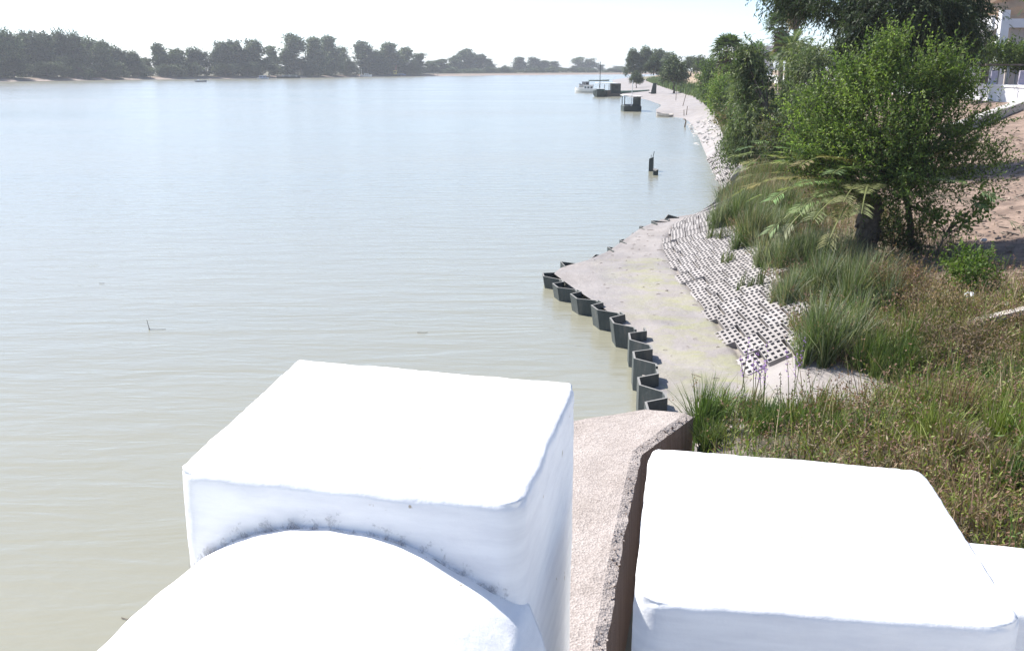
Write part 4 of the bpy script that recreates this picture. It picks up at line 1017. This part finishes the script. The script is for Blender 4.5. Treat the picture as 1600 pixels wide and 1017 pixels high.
for k_, (px, tp, wp, lb) in enumerate([(20, 95, 60, 'pale'), (70, 98, 60, ''), (120, 92, 55, ''), (165, 100, 60, ''), (215, 100, 50, ''), (260, 102, 50, ''), (300, 100, 44, ''), (350, 100, 44, ''), (385, 98, 40, ''), (420, 98, 40, ''), (470, 100, 36, ''), (515, 92, 40, ''), (540, 95, 40, ''), (640, 98, 36, '')]):
    far_tree(px, tp, wp, bank_y(px) + 6, 'low', ORD[k_] + ' low greyish bush from the left at the foot of the far-bank trees', .6, 'bushes at the foot of the far trees', 'far_bush')
far_tree(598, 103, 14, bank_y(598) + 5, 'low', 'small yellow-green bush on the far bank behind the pontoon', .6, None, 'far_bush')
for px, tp, wp, kd, dy, lb in [(672, 97, 26, 'bushy', 40, 'low tree filling the gap right of the pontoon stand'), (716, 88, 20, 'slim', 78, 'slim hazy tree left of the highest one'), (738, 84, 22, 'slim', 82, 'slim hazy tree right of the highest one'), (840, 93, 18, 'slim', 145, 'narrow pale tree in the distant clump'), (690, 94, 30, 'tall', 70, 'pale hazy tree right of the wide gap'), (708, 92, 26, 'tall', 75, 'hazy tree left of the second hazy clump'), (728, 79, 30, 'tall', 80, 'highest tree of the hazy clump'), (748, 87, 30, 'tall', 80, 'right tree of the hazy clump'), (764, 93, 20, 'slim', 85, 'small tree ending the hazy clump'),
        (785, 104, 30, 'low', 110, 'low hazy hedge between the two hazy clumps'), (810, 91, 26, 'tall', 140, 'first tree of the distant pale clump'), (830, 91, 20, 'slim', 140, 'thin second tree of the distant pale clump'), (852, 96, 26, 'tall', 140, 'middle tree of the distant pale clump'), (868, 97, 20, 'slim', 150, 'last tree of the distant pale clump'), (885, 106, 30, 'low', 150, 'distant low bush behind the moored boats'),
        (905, 91, 26, 'tall', 180, 'bluish tall tree above the moored boats'), (922, 93, 26, 'round', 180, 'bluish round tree above the moored boats'), (938, 102, 14, 'slim', 180, 'small bluish tree right of the round one'), (966, 104, 26, 'round', 230, 'distant round tree left of the dark poplars'), (950, 110, 30, 'low', 230, 'distant hedge left of the dark poplars')]:
    far_tree(px, tp, wp, bank_y(px) + dy, kd, lb, 1.2, 'hazy trees at the river bend')
for k_, px in enumerate(range(670, 1000, 22)): far_tree(px, 107 + frng.uniform(-1, 2), 40, bank_y(px) + 40, 'low', ORD[k_] + ' hazy undergrowth bush from the left along the river bend', .6, 'undergrowth at the river bend', 'far_bush')
# right bank in the distance
for px, tp, wp, y, kd, lb in [(990, 80, 26, 330, 'bushy', 'left dark poplar of the group above the sandy embankment'), (1010, 77, 30, 330, 'bushy', 'middle dark poplar of the group above the sandy embankment'), (1030, 80, 30, 325, 'bushy', 'right dark poplar of the group above the sandy embankment'), (1047, 84, 34, 320, 'round', 'olive tree crown right of the dark poplars'),
        (1022, 91, 30, 250, 'round', 'light tree left of the dark round tree on the embankment'), (1080, 90, 34, 260, 'round', 'tree behind the dark round tree on the right'), (1096, 89, 26, 200, 'round', 'green tree right of the dark round tree')]:
    far_tree(px, tp, wp, y, kd, lb, 3.2, 'trees above the sandy embankment')
def bank_tree(px, top, base_py, wpx, y, kind, label, name='bank_tree'):
    c = atd(px, base_py, y); z = ground_z(c.x, y); o = far_tree(px, top, wpx, y, kind, label, z, None, name); return o
bank_tree(1055, 92, 136, 44, 175, 'round', 'dark round-crowned tree with bare trunk on the sandy embankment')
bank_tree(995, 113, 136, 22, 240, 'round', 'small light green round tree at the edge of the far mud')
# reeds fringing the far mud
P = scatter(7000, 100, 330, -.3, 3.2, 91, lambda X, Y, k: np.clip(.4 + k * .5, .1, 1)); rng = np.random.default_rng(5)
tag(blade_obj('shore_reeds', P, rng.uniform(.5, 1.3, len(P)), 92, .07, GREEN + RUSH[:2], lean=.3), 'green reed fringe above the far mud', 'reeds', kind='stuff')

# ------------------------------------------------------------------ promenade wall, kerb, buildings, cliff
mb = MB(); ys = [30, 40, 47, 52, 60, 70, 80, 90, 110, 130, 150]
def wall_run(ys, z0, z1, th, off):
    m = MB(); pts = [(float(W(y)) + off, y) for y in ys]
    for (x0, y0), (x1, y1) in zip(pts[:-1], pts[1:]):
        m.add([(x0, y0, z0), (x0 + th, y0, z0), (x1 + th, y1, z0), (x1, y1, z0), (x0, y0, z1), (x0 + th, y0, z1), (x1 + th, y1, z1), (x1, y1, z1)], [(3, 2, 1, 0), (4, 5, 6, 7), (3, 0, 4, 7), (1, 2, 6, 5)])
    n = len(m.v); m.f += [(0, 4, 5, 1), (n - 6, n - 5, n - 1, n - 2)]
    return m
rt = empty('promenade_wall', (26.5, 52, 3), 'long white promenade wall with flat coping along the top of the bank', 'wall')
wall_run(ys, 2.6, 3.98, .3, .2).build('wall', M['render_white'], rt); wall_run(ys, 3.983, 4.1, .4, .15).build('coping', M['render_white'], rt)
a = at_ground(1538, 190); b = at_ground(1602, 166); m = MB(); d = (b - a).normalized(); b2 = b + d * .8; a2 = a - d * 5
m.add([(a2.x, a2.y, ground_z(a2.x, a2.y) - .2), (b2.x, b2.y, ground_z(b2.x, b2.y) - .2), (b2.x + .45, b2.y - .2, ground_z(b2.x, b2.y) - .2), (a2.x + .45, a2.y - .2, ground_z(a2.x, a2.y) - .2),
       (a2.x, a2.y, ground_z(a2.x, a2.y) + .45), (b2.x, b2.y, ground_z(b2.x, b2.y) + .45), (b2.x + .45, b2.y - .2, ground_z(b2.x, b2.y) + .45), (a2.x + .45, a2.y - .2, ground_z(a2.x, a2.y) + .45)],
      [(3, 2, 1, 0), (4, 5, 6, 7), (0, 1, 5, 4), (1, 2, 6, 5), (2, 3, 7, 6), (3, 0, 4, 7)])
build_top(m, 'stone_kerb', M['stone_grey'], 'grey stone kerb running down the bare slope below the white wall', 'kerb')
def slope_litter():
    rng = random.Random(44); m = MB()
    for i in range(2600):
        y = rng.uniform(14, 45); x = float(T(y)) + rng.uniform(3.2, 11)
        if x > .56 * y + 1: continue
        s_ = rng.uniform(.015, .06); m.box((x, y, ground_z(x, y) + .02 + rng.uniform(-.02, .06)), (s_ * rng.uniform(1, 5), s_, s_ * .5), rng.random() * 6.28, rng.uniform(-.3, .3), rng.uniform(-.3, .3))
    tag(m.build('leaf_litter', M['wood']), 'dead leaves, sticks and clods strewn over the bare slope', 'leaf litter', kind='stuff')
slope_litter()
# white plank on the near slope
a = at_ground(1512, 521); b = at_ground(1640, 494); a.z += .16; b.z += .2; c = (a + b) / 2; L1 = (b - a).length
m = MB(); m.box(c, (L1, .16, .08), math.atan2(b.y - a.y, b.x - a.x), 0, -math.asin((b.z - a.z) / L1))
build_top(m, 'plank', M['pale_wood'], 'pale squared plank lying in the weeds at the right edge', 'plank')
# litter
def litter(px, py, s, mat, label, seed):
    g = at_ground(px, py); rng = random.Random(seed); bm = bmesh.new(); bmesh.ops.create_icosphere(bm, subdivisions=2, radius=s)
    for v in bm.verts: v.co += mn.noise_vector(v.co * 8 / s * .1 + Vector((seed, 0, 0))) * s * .6; v.co.z *= .55
    me = bpy.data.meshes.new('litter'); bm.to_mesh(me); bm.free(); me.materials.append(M[mat]); o = link('litter', me); o.location = g + Vector((0, 0, s * .4)); tag(o, label, 'litter')
litter(1517, 466, .11, 'bag', 'crumpled bluish plastic bag beside the low green bush', 1)
litter(1537, 377, .07, 'paper', 'small white scrap on the bare slope right of the sapling', 2)
litter(1575, 478, .08, 'paper', 'whitish crumpled rag on the slope above the plank', 3)
litter(1458, 296, .06, 'bag', 'tiny pale scrap on the shaded slope behind the tree', 4)
# white building and terrace behind the promenade
def building():
    y = 66; root = empty('white_building', (34, y, 3.2), 'white flat-roofed building with corner pillar and balcony at the upper right edge', 'building')
    P_ = lambda px, py, dy=0: atd(px, py, y + dy)
    m = MB(); a, b = P_(1548, 60), P_(1680, 60); zt = P_(1600, 44).z
    m.box(((a.x + b.x) / 2 + 1.2, y + 3, (3.2 + zt) / 2), (b.x - a.x, 6, zt - 3.2)); m.build('wall', M['building_shade'], root)
    m = MB(); z0 = zt + .003; z1 = P_(1600, 30).z; m.box(((a.x + b.x) / 2 + .9, y + 2.9, (z0 + z1) / 2), (b.x - a.x + .4, 6.6, z1 - z0)); m.build('balcony_parapet', M['render_white'], root)
    m = MB(); q = P_(1558, 60); m.box((q.x, y - .6, (3.2 + z1 + .5) / 2), (.6, .6, z1 + .5 - 3.2), 0, 0, .0, .85); m.build('pillar', M['render_white'], root)
    m = MB(); q = P_(1549, 40); m.box((q.x, y + 1.2, z1 - .25), (.18, 3, .9)); m.box((q.x - .5, y - .3, z1 - .5), (.8, .25, .12)); m.build('stair_rail', M['render_white'], root)
    m = MB(); q = P_(1538, 50); m.box((q.x, y + 4, (3.2 + P_(1538, 43).z) / 2), (2.0, 4, P_(1538, 43).z - 3.2)); m.build('side_wing', M['render_white'], root)
building()
def pergola():
    y = 60; root = empty('pergola', (31, y, 3.2), 'vine-covered pergola with grey posts behind the white promenade wall', 'pergola'); P_ = lambda px, py, dy=0: atd(px, py, y + dy)
    for px, dy in ((1548, 0), (1575, 0), (1588, 1.5), (1612, 0), (1560, 3), (1600, 3)):
        q = P_(px, 104, dy); m = MB(); m.tube([(q.x, y + dy, 3.2), (q.x + .05, y + dy, q.z)], .07, 6); m.build('post', M['steel_post'], root)
    a, b = P_(1540, 103), P_(1640, 103); m = MB()
    for dy in (0, 1.5, 3): m.box(((a.x + b.x) / 2, y + dy, a.z + .05), (b.x - a.x, .1, .1))
    m.build('beams', M['wood'], root)
    L = [(P_(px, py).x, y + dy, P_(px, py).z, 1.1, 1.3, .45, 20) for px, py, dy in ((1545, 78, 1), (1570, 84, .5), (1595, 86, 1), (1620, 84, 1), (1585, 95, 2), (1610, 96, 1.5), (1530, 92, 2))]
    V, F, Cv, C = crown(L, 501, .35, 11, 7, .4, .16, .045, [(.05, .08, .025), (.08, .12, .03), (.11, .15, .035)], upb=.4)
    link('vine', mesh_from('vine', V - np.array(root.location), F, M['leaf'], Cv), root)
pergola()
for px, c_, lb in ((1553, 'cloth', 'pinkish seat back under the pergola, left'), (1597, 'cloth', 'pale pink parasol cloth beside the right pergola post')):
    q = atd(px, 120, 58); m = MB(); m.box((q.x, 58, 4.45), (.35, .1, .75), 0, .12); m.box((q.x, 57.75, 4.05), (.4, .45, .07))
    for sx in (-.15, .15):
        for sy in (-.2, .2): m.tube([(q.x + sx, 57.75 + sy, 3.2), (q.x + sx, 57.75 + sy, 4.03)], .02, 5)
    build_top(m, 'terrace_chair', M[c_], lb, 'chair')
def cliff():
    bm = bmesh.new(); rows = []; nx, nz = 46, 22
    for i in range(nx):
        row = []
        for k in range(nz):
            f = k / (nz - 1); x = 38 + i * 1.9; yb = 82 + .25 * (x - 38)
            z = 3.0 + f * 19 * min(1, .62 + (i / nx) * 1.5); yy = yb + f * 9
            p = Vector((x, yy, z)); n1 = mn.fractal(p * .22, .9, 2, 5) * 2.2; p.y += n1; p.x += mn.noise(p * .4) * .6
            row.append(bm.verts.new(p))
        top = row[-1].co; row += [bm.verts.new((top.x, top.y + 20, top.z + .5))]; rows.append(row)
    for a, b in zip(rows[:-1], rows[1:]):
        for k in range(len(a) - 1): bm.faces.new((a[k], b[k], b[k + 1], a[k + 1]))
    me = bpy.data.meshes.new('cliff'); bm.to_mesh(me); bm.free(); me.materials.append(M['cliff']); tag(link('cliff', me), kind='structure')
cliff()
# pale distant building between the palms
c = atd(1178, 72, 190); root = empty('distant_building', (c.x, 190, 3.2), 'pale distant block with flat roof sign behind the feather palm', 'building')
m = MB(); m.box((c.x, 194, (3.2 + c.z) / 2), (7.5, 8, c.z - 3.2)); m.build('wall', M['render_white'], root)
m = MB(); m.box((c.x + .6, 190.5, c.z + .25), (2.4, .3, .4)); m.build('roof_sign', M['grey_paint'], root)
for i in range(4):
    m = MB(); m.box((c.x - 2.7 + i * 1.8, 189.98, c.z - 1.6), (.9, .08, 1.1)); m.build('window', M['glass'], root)

# ------------------------------------------------------------------ boats
def hull_mb(L, Wd, H, bow=.35, sheer=.25, n=14):
    m = MB(); vs = []; fs = []
    for i in range(n + 1):
        t = i / n; x = (t - .5) * L; k = 1 - max(0, (t - (1 - bow)) / bow) ** 2 if t > 1 - bow else .86 + .14 * min(1, t / .3)
        hw = max(.02, Wd / 2 * k); zt = H + sheer * H * (2 * t - .8) ** 2 * (1 if t > .4 else .5)
        for (yy, z) in ((-hw, zt), (-hw * .92, zt * .45), (-hw * .55, -.12), (hw * .55, -.12), (hw * .92, zt * .45), (hw, zt), (hw * .86, zt - .02), (hw * .8, zt * .6), (-hw * .8, zt * .6), (-hw * .86, zt - .02)): vs.append((x, yy, z))
    for i in range(n):
        for k in range(10): a, b = i * 10 + k, i * 10 + (k + 1) % 10; fs.append((a, b, b + 10, a + 10))
    fs += [tuple(range(9, -1, -1)), tuple(n * 10 + k for k in range(10))]; m.add(vs, fs); return m
def place(m, loc, rz):
    c, s = math.cos(rz), math.sin(rz)
    for v in m.v: v.x, v.y, v.z = loc[0] + v.x * c - v.y * s, loc[1] + v.x * s + v.y * c, loc[2] + v.z
    return m
def boat(name, px, py, L, Wd, H, rz, hullmat, label, cabin=None, extra=(), cat='boat', z=0.0, group=None):
    p = at(px, py, z); root = empty(name, p, label, cat, group); place(hull_mb(L, Wd, H), p, rz).build('hull', M[hullmat], root, smooth=False)
    if cabin:
        x, l, w_, h, mt, roof = cabin; place(MB().box((x, 0, H * .6 + h / 2), (l, w_, h)), p, rz).build('cabin', M[mt], root, bevel=.03)
        place(MB().box((x, 0, H * .6 + h + .045), (l + .25, w_ + .2, .07)), p, rz).build('cabin_roof', M[roof], root)
        for i in range(2):
            for sg in (-1, 1): place(MB().box((x - l * .22 + i * l * .44, sg * (w_ / 2 + .005), H * .6 + h * .62), (l * .28, .03, h * .4)), p, rz).build('window', M['glass'], root)
        for sg in (-1, 1): place(MB().box((x + sg * (l / 2 + .005), 0, H * .6 + h * .62), (.03, w_ * .7, h * .4)), p, rz).build('window', M['glass'], root)
    for nm, f, mt in extra: place(f(MB()), p, rz).build(nm, M[mt], root)
    return root
# cabin boat with pole
def hut_boat():
    p = at(988, 174.5, 0); root = empty('cabin_boat', p, 'small dark cabin boat with open front, pale roof and white pole moored alone', 'boat')
    m = MB(); m.box((p.x, p.y + 1.5, .3), (2.1, 3.4, .75)); m.build('hull', M['dark_hull'], root, bevel=.08)
    for sx in (-.92, .92):
        for dy in (.15, 2.9): m = MB(); m.box((p.x + sx, p.y + dy, 1.2), (.1, .1, 1.05)); m.build('post', M['dark_hull'], root)
    m = MB(); m.box((p.x + .5, p.y + .2, 1.05), (.86, .06, .75)); m.box((p.x + .92, p.y + 1.5, 1.1), (.06, 2.6, .95)); m.build('cabin_wall', M['dark_hull'], root)
    m = MB(); m.box((p.x + .5, p.y + .15, 1.55), (.85, .08, .22)); m.build('front_board', M['dark_hull'], root)
    m = MB(); m.box((p.x - .45, p.y + .15, .72), (.95, .08, .25)); m.build('gunwale', M['grey_paint'], root)
    m = MB(); m.box((p.x, p.y + 1.5, 1.77), (2.25, 3.5, .08), 0, 0, .05); m.build('roof', M['roof_tin'], root)
    m = MB(); m.tube([(p.x - .2, p.y - .15, .2), (p.x - .05, p.y - .1, 3.6)], .045, 6); m.build('pole', M['white_paint'], root)
hut_boat()
boat('motor_boat', 917, 145, 5.6, 2.0, .8, 2.6, 'white_paint', 'white motor boat at the left of the moored group', (-.3, 1.5, 1.3, .9, 'white_paint', 'roof_tin'))
boat('motor_boat', 914, 139, 4.6, 1.8, .9, 2.2, 'grey_paint', 'grey motor boat behind the white one in the moored group', (-.2, 1.3, 1.2, 1.1, 'grey_paint', 'grey_paint'))
boat('work_boat', 937, 151.5, 4.2, 2.3, .9, 4.4, 'dark_hull', 'dark green work boat with tall mast at the front of the moored group', None,
     [('mast', lambda m: m.tube([(0, 0, .3), (.05, 0, 6.0)], .06, 6), 'dark_hull'), ('wheelhouse', lambda m: m.box((-.6, 0, .95), (1.2, 1.2, .7)), 'green_paint'), ('awning', lambda m: m.box((-.4, .1, 1.36), (1.7, 1.5, .06)), 'white_paint')])
def houseboat():
    p = at(953, 151, 0); root = empty('houseboat', p, 'houseboat with white awning roof and dark open sides right of the mast', 'boat')
    m = MB(); m.box((p.x, p.y + 2.5, .25), (4.2, 5.5, .6)); m.build('hull', M['wood'], root, bevel=.08)
    m = MB(); m.box((p.x + 1.1, p.y + 1.6, 1.4), (1.7, 2.6, 1.65)); m.build('cabin', M['dark_hull'], root)
    for sx in (-1.9, -1.0, -.2):
        m = MB(); m.box((p.x + sx, p.y + .1, 1.3), (.09, .09, 1.6)); m.build('post', M['wood'], root)
    m = MB(); m.box((p.x - .9, p.y + .05, .85), (2.2, .06, .5)); m.build('railing', M['wood'], root)
    m = MB(); m.box((p.x - .5, p.y + 2.4, 2.3), (3.6, 5.4, .1), 0, 0, .03); m.build('awning', M['white_paint'], root)
    m = MB(); m.box((p.x + 1.2, p.y + .27, 1.6), (.5, .04, .5)); m.build('window', M['glass'], root)
houseboat()
boat('barge', 984, 146.5, 8, 2.2, .55, .12, 'green_paint', 'long low green barge between the houseboat and the mud')
boat('barge', 936, 127, 8, 2.4, .4, .1, 'green_paint', 'long dark barge lying behind the moored boats')
boat('dinghy', 1037, 182, 2.2, .9, .3, 2.2, 'pale_wood', 'pale wooden dinghy drawn up at the tip of the mud spit', z=.02)
boat('dinghy', 1088, 164, 2.2, 1.1, .4, .1, 'dark_hull', 'dark dinghy stranded on the mud below the yellow-green bush', z=.15)
boat('dinghy', 1025, 148.5, 2.6, 1.1, .4, .1, 'dark_hull', 'small dark dinghy on the mud beneath the leaning sign post', z=.15)
boat('rowing_boat', 314, 128.6, 4.0, 1.5, .5, .1, 'grey_paint', 'small grey rowing boat alone off the far left bank', None, [('engine_box', lambda m: m.box((-.9, 0, .6), (.6, .7, .5)), 'white_paint')])
boat('floating_shed', 411, 124.2, 5.0, 2.2, .6, .1, 'white_paint', 'white floating shed with blue side at the far beach', (0, 3.0, 1.8, 1.2, 'blue_paint', 'white_paint'))
boat('long_barge', 451, 122.9, 11, 3, .9, .15, 'dark_hull', 'long barge with grey deckhouse below the tallest far-bank tree', (.6, 7.0, 2.2, .9, 'grey_paint', 'green_paint'))
boat('motor_boat', 572, 120.4, 6.5, 2.2, 1.0, .1, 'white_paint', 'white motor boat at the left end of the far pontoon', (.2, 2.4, 1.5, 1.2, 'white_paint', 'white_paint'), [('mast', lambda m: m.tube([(-2.5, 0, .6), (-2.5, 0, 4.2)], .08, 5), 'white_paint')])
p = at(603, 120.0, 0); root = empty('pontoon', p, 'long dark pontoon moored along the far bank', 'pontoon')
MB().box((p.x, p.y, .5), (17, 4, 1.3)).build('deck', M['dark_hull'], root, bevel=.1)
for i in range(8): MB().box((p.x - 8 + i * 2.2, p.y - 1.8, 1.6), (.12, .12, 1.0)).build('rail_post', M['grey_paint'], root)
p = at(617.5, 119.9, 0); root = empty('crane_cabin', p + Vector((0, 0, 1.15)), 'yellow crane cabin standing on the far pontoon', 'crane')
MB().box((p.x, p.y, 2.2), (1.6, 1.6, 2.0)).build('cabin', M['yellow_paint'], root, bevel=.1); MB().box((p.x, p.y, 3.32), (2.4, 2.2, .18)).build('roof', M['yellow_paint'], root)
MB().box((p.x, p.y - .81, 2.5), (1.1, .06, .8)).build('window', M['glass'], root); MB().tube([(p.x + .3, p.y, 3.4), (p.x + .9, p.y, 6.2)], .1, 5).build('jib', M['red_paint'], root)
boat('cabin_launch', 627, 119.6, 5.5, 2.2, .9, .05, 'blue_paint', 'dark blue launch with white cabin top at the right end of the far pontoon', (0, 3.2, 1.7, 1.0, 'blue_paint', 'white_paint'))
# jetty right of the pontoon
p = at(667, 119.2, 0); root = empty('jetty', p, 'thin pale jetty deck on piles right of the far pontoon', 'jetty'); MB().box((p.x, p.y + 2, 1.9), (14, 2, .25)).build('deck', M['stone_grey'], root)
for i in range(6): MB().tube([(p.x - 6.5 + i * 2.6, p.y + 1.2, -.3), (p.x - 6.5 + i * 2.6, p.y + 1.2, 1.78)], .12, 5).build('pile', M['wood'], root)
# sticks, leaning sign and stones on the mud
for i, (px, py, h, lean, lb) in enumerate([(1072, 180, .9, .1, 'tall thin stake at the shore end of the mud spit'), (1069, 181, .6, -.05, 'short stake beside the tall one on the mud spit'), (1056, 157, 2.0, .02, 'upright pole in the far mud'), (1066, 166, 1.8, .5, 'leaning pole in the far mud')]):
    g = at_ground(px, py); m = MB(); m.tube([(g.x, g.y, g.z - .3), (g.x + lean, g.y, g.z + h)], [.05, .035], 6); build_top(m, 'mud_stake', M['wood'], lb, 'stake')
g = at_ground(1021, 147); m = MB(); m.add([(g.x - .5, g.y, g.z), (g.x + .5, g.y, g.z), (g.x + .5, g.y + .2, g.z), (g.x - .5, g.y + .2, g.z), (g.x - .1, g.y, g.z + 1.9), (g.x + .5, g.y, g.z + 1.9), (g.x + .5, g.y + .2, g.z + 1.9), (g.x - .1, g.y + .2, g.z + 1.9)], [(3, 2, 1, 0), (4, 5, 6, 7), (0, 1, 5, 4), (1, 2, 6, 5), (2, 3, 7, 6), (3, 0, 4, 7)])
build_top(m, 'mooring_block', M['dark_hull'], 'dark tapering mooring post on the far mud', 'post')
g = at(1069.5, 199, 0); m = MB(); m.tube([(g.x, g.y, -.2), (g.x + .05, g.y, .25), (g.x + .1, g.y, .5), (g.x + .02, g.y, .68), (g.x - .12, g.y, .7)], [.07, .07, .06, .05, .03], 6); build_top(m, 'bent_stake', M['wood'], 'bent dark stake standing in shallow water off the stony shore', 'stake')
# stones on the shore
def stones():
    rng = random.Random(6); protos = []
    for i in range(4):
        bm = bmesh.new(); bmesh.ops.create_icosphere(bm, subdivisions=1, radius=.3)
        for v in bm.verts: v.co += mn.noise_vector(v.co * 4 + Vector((i * 5, 0, 0))) * .16; v.co.z *= .6
        me = bpy.data.meshes.new('stone'); bm.to_mesh(me); bm.free(); me.materials.append(M['stone_grey']); protos.append(me)
    for i in range(70):
        y = rng.uniform(66, 92); s, t = float(S(y)), float(T(y)); x = s - .3 + (t - s + .2) * rng.random() ** 1.2
        o = link('shore_stone', rng.choice(protos)); o.location = (x, y, max(ground_z(x, y), -.05)); k = rng.uniform(.3, .8); o.scale = (k, k, k); o.rotation_euler = (0, 0, rng.random() * 6)
        tag(o, 'pale angular stone scattered on the shore beyond the small paver patch', 'stone', 'stones on the shore')
stones()

# drift debris on the mud and twigs afloat
rng_ = random.Random(15); m = MB()
for i in range(75):
    y = rng_.uniform(12.8, 30); x = float(S(y)) + .25 + (float(B(y)) - float(S(y)) - .2) * rng_.random() ** .8; a = rng_.gauss(.2, .5); L1 = rng_.uniform(.02, .1) * (2 if rng_.random() < .1 else 1); z = ground_z(x, y) + .004
    m.tube([(x, y, z), (x + math.cos(a) * L1 * .5, y + math.sin(a) * L1 * .5 + .01, z + .006), (x + math.cos(a) * L1, y + math.sin(a) * L1, z)], rng_.uniform(.003, .006), 4, False)
tag(m.build('drift_debris', M['wood']), 'scattered twigs and scraps drying on the mud pocket', 'debris', kind='stuff')
for px, py, L1, up, lb in ((232, 515, .34, .2, 'thin forked twig afloat with one end sticking up, left of centre'), (652, 520, .2, .02, 'short dark twig floating above the tall white pier'), (190, 966, .12, .01, 'tiny dark twig floating at the lower left'), (155, 443, .12, .01, 'dark floating scrap far left on the water')):
    g = at(px, py, 0); m = MB(); m.tube([(g.x, g.y, .01), (g.x + L1 * .6, g.y - .03, .012), (g.x + L1, g.y + .02, .005)], [.005, .004, .003], 5)
    if up > .1: m.tube([(g.x + .02, g.y, .0), (g.x - .02, g.y + .01, up)], [.008, .004], 5)
    build_top(m, 'floating_twig', M['wood'], lb, 'twig')
# ------------------------------------------------------------------ summer haze
m = MB(); m.box((-150, 1120, 13.3), (2560, 2420, 31.4))
hz_m = bpy.data.materials.new('haze_air'); hz_m.use_nodes = True; n = hz_m.node_tree.nodes; n.remove(n['Principled BSDF'])
pv = n.new('ShaderNodeVolumePrincipled'); pv.inputs['Color'].default_value = (.9, .94, 1, 1); pv.inputs['Density'].default_value = .00034; pv.inputs['Anisotropy'].default_value = .2
hz_m.node_tree.links.new(pv.outputs[0], n['Material Output'].inputs['Volume'])
tag(m.build('haze', hz_m), kind='stuff')
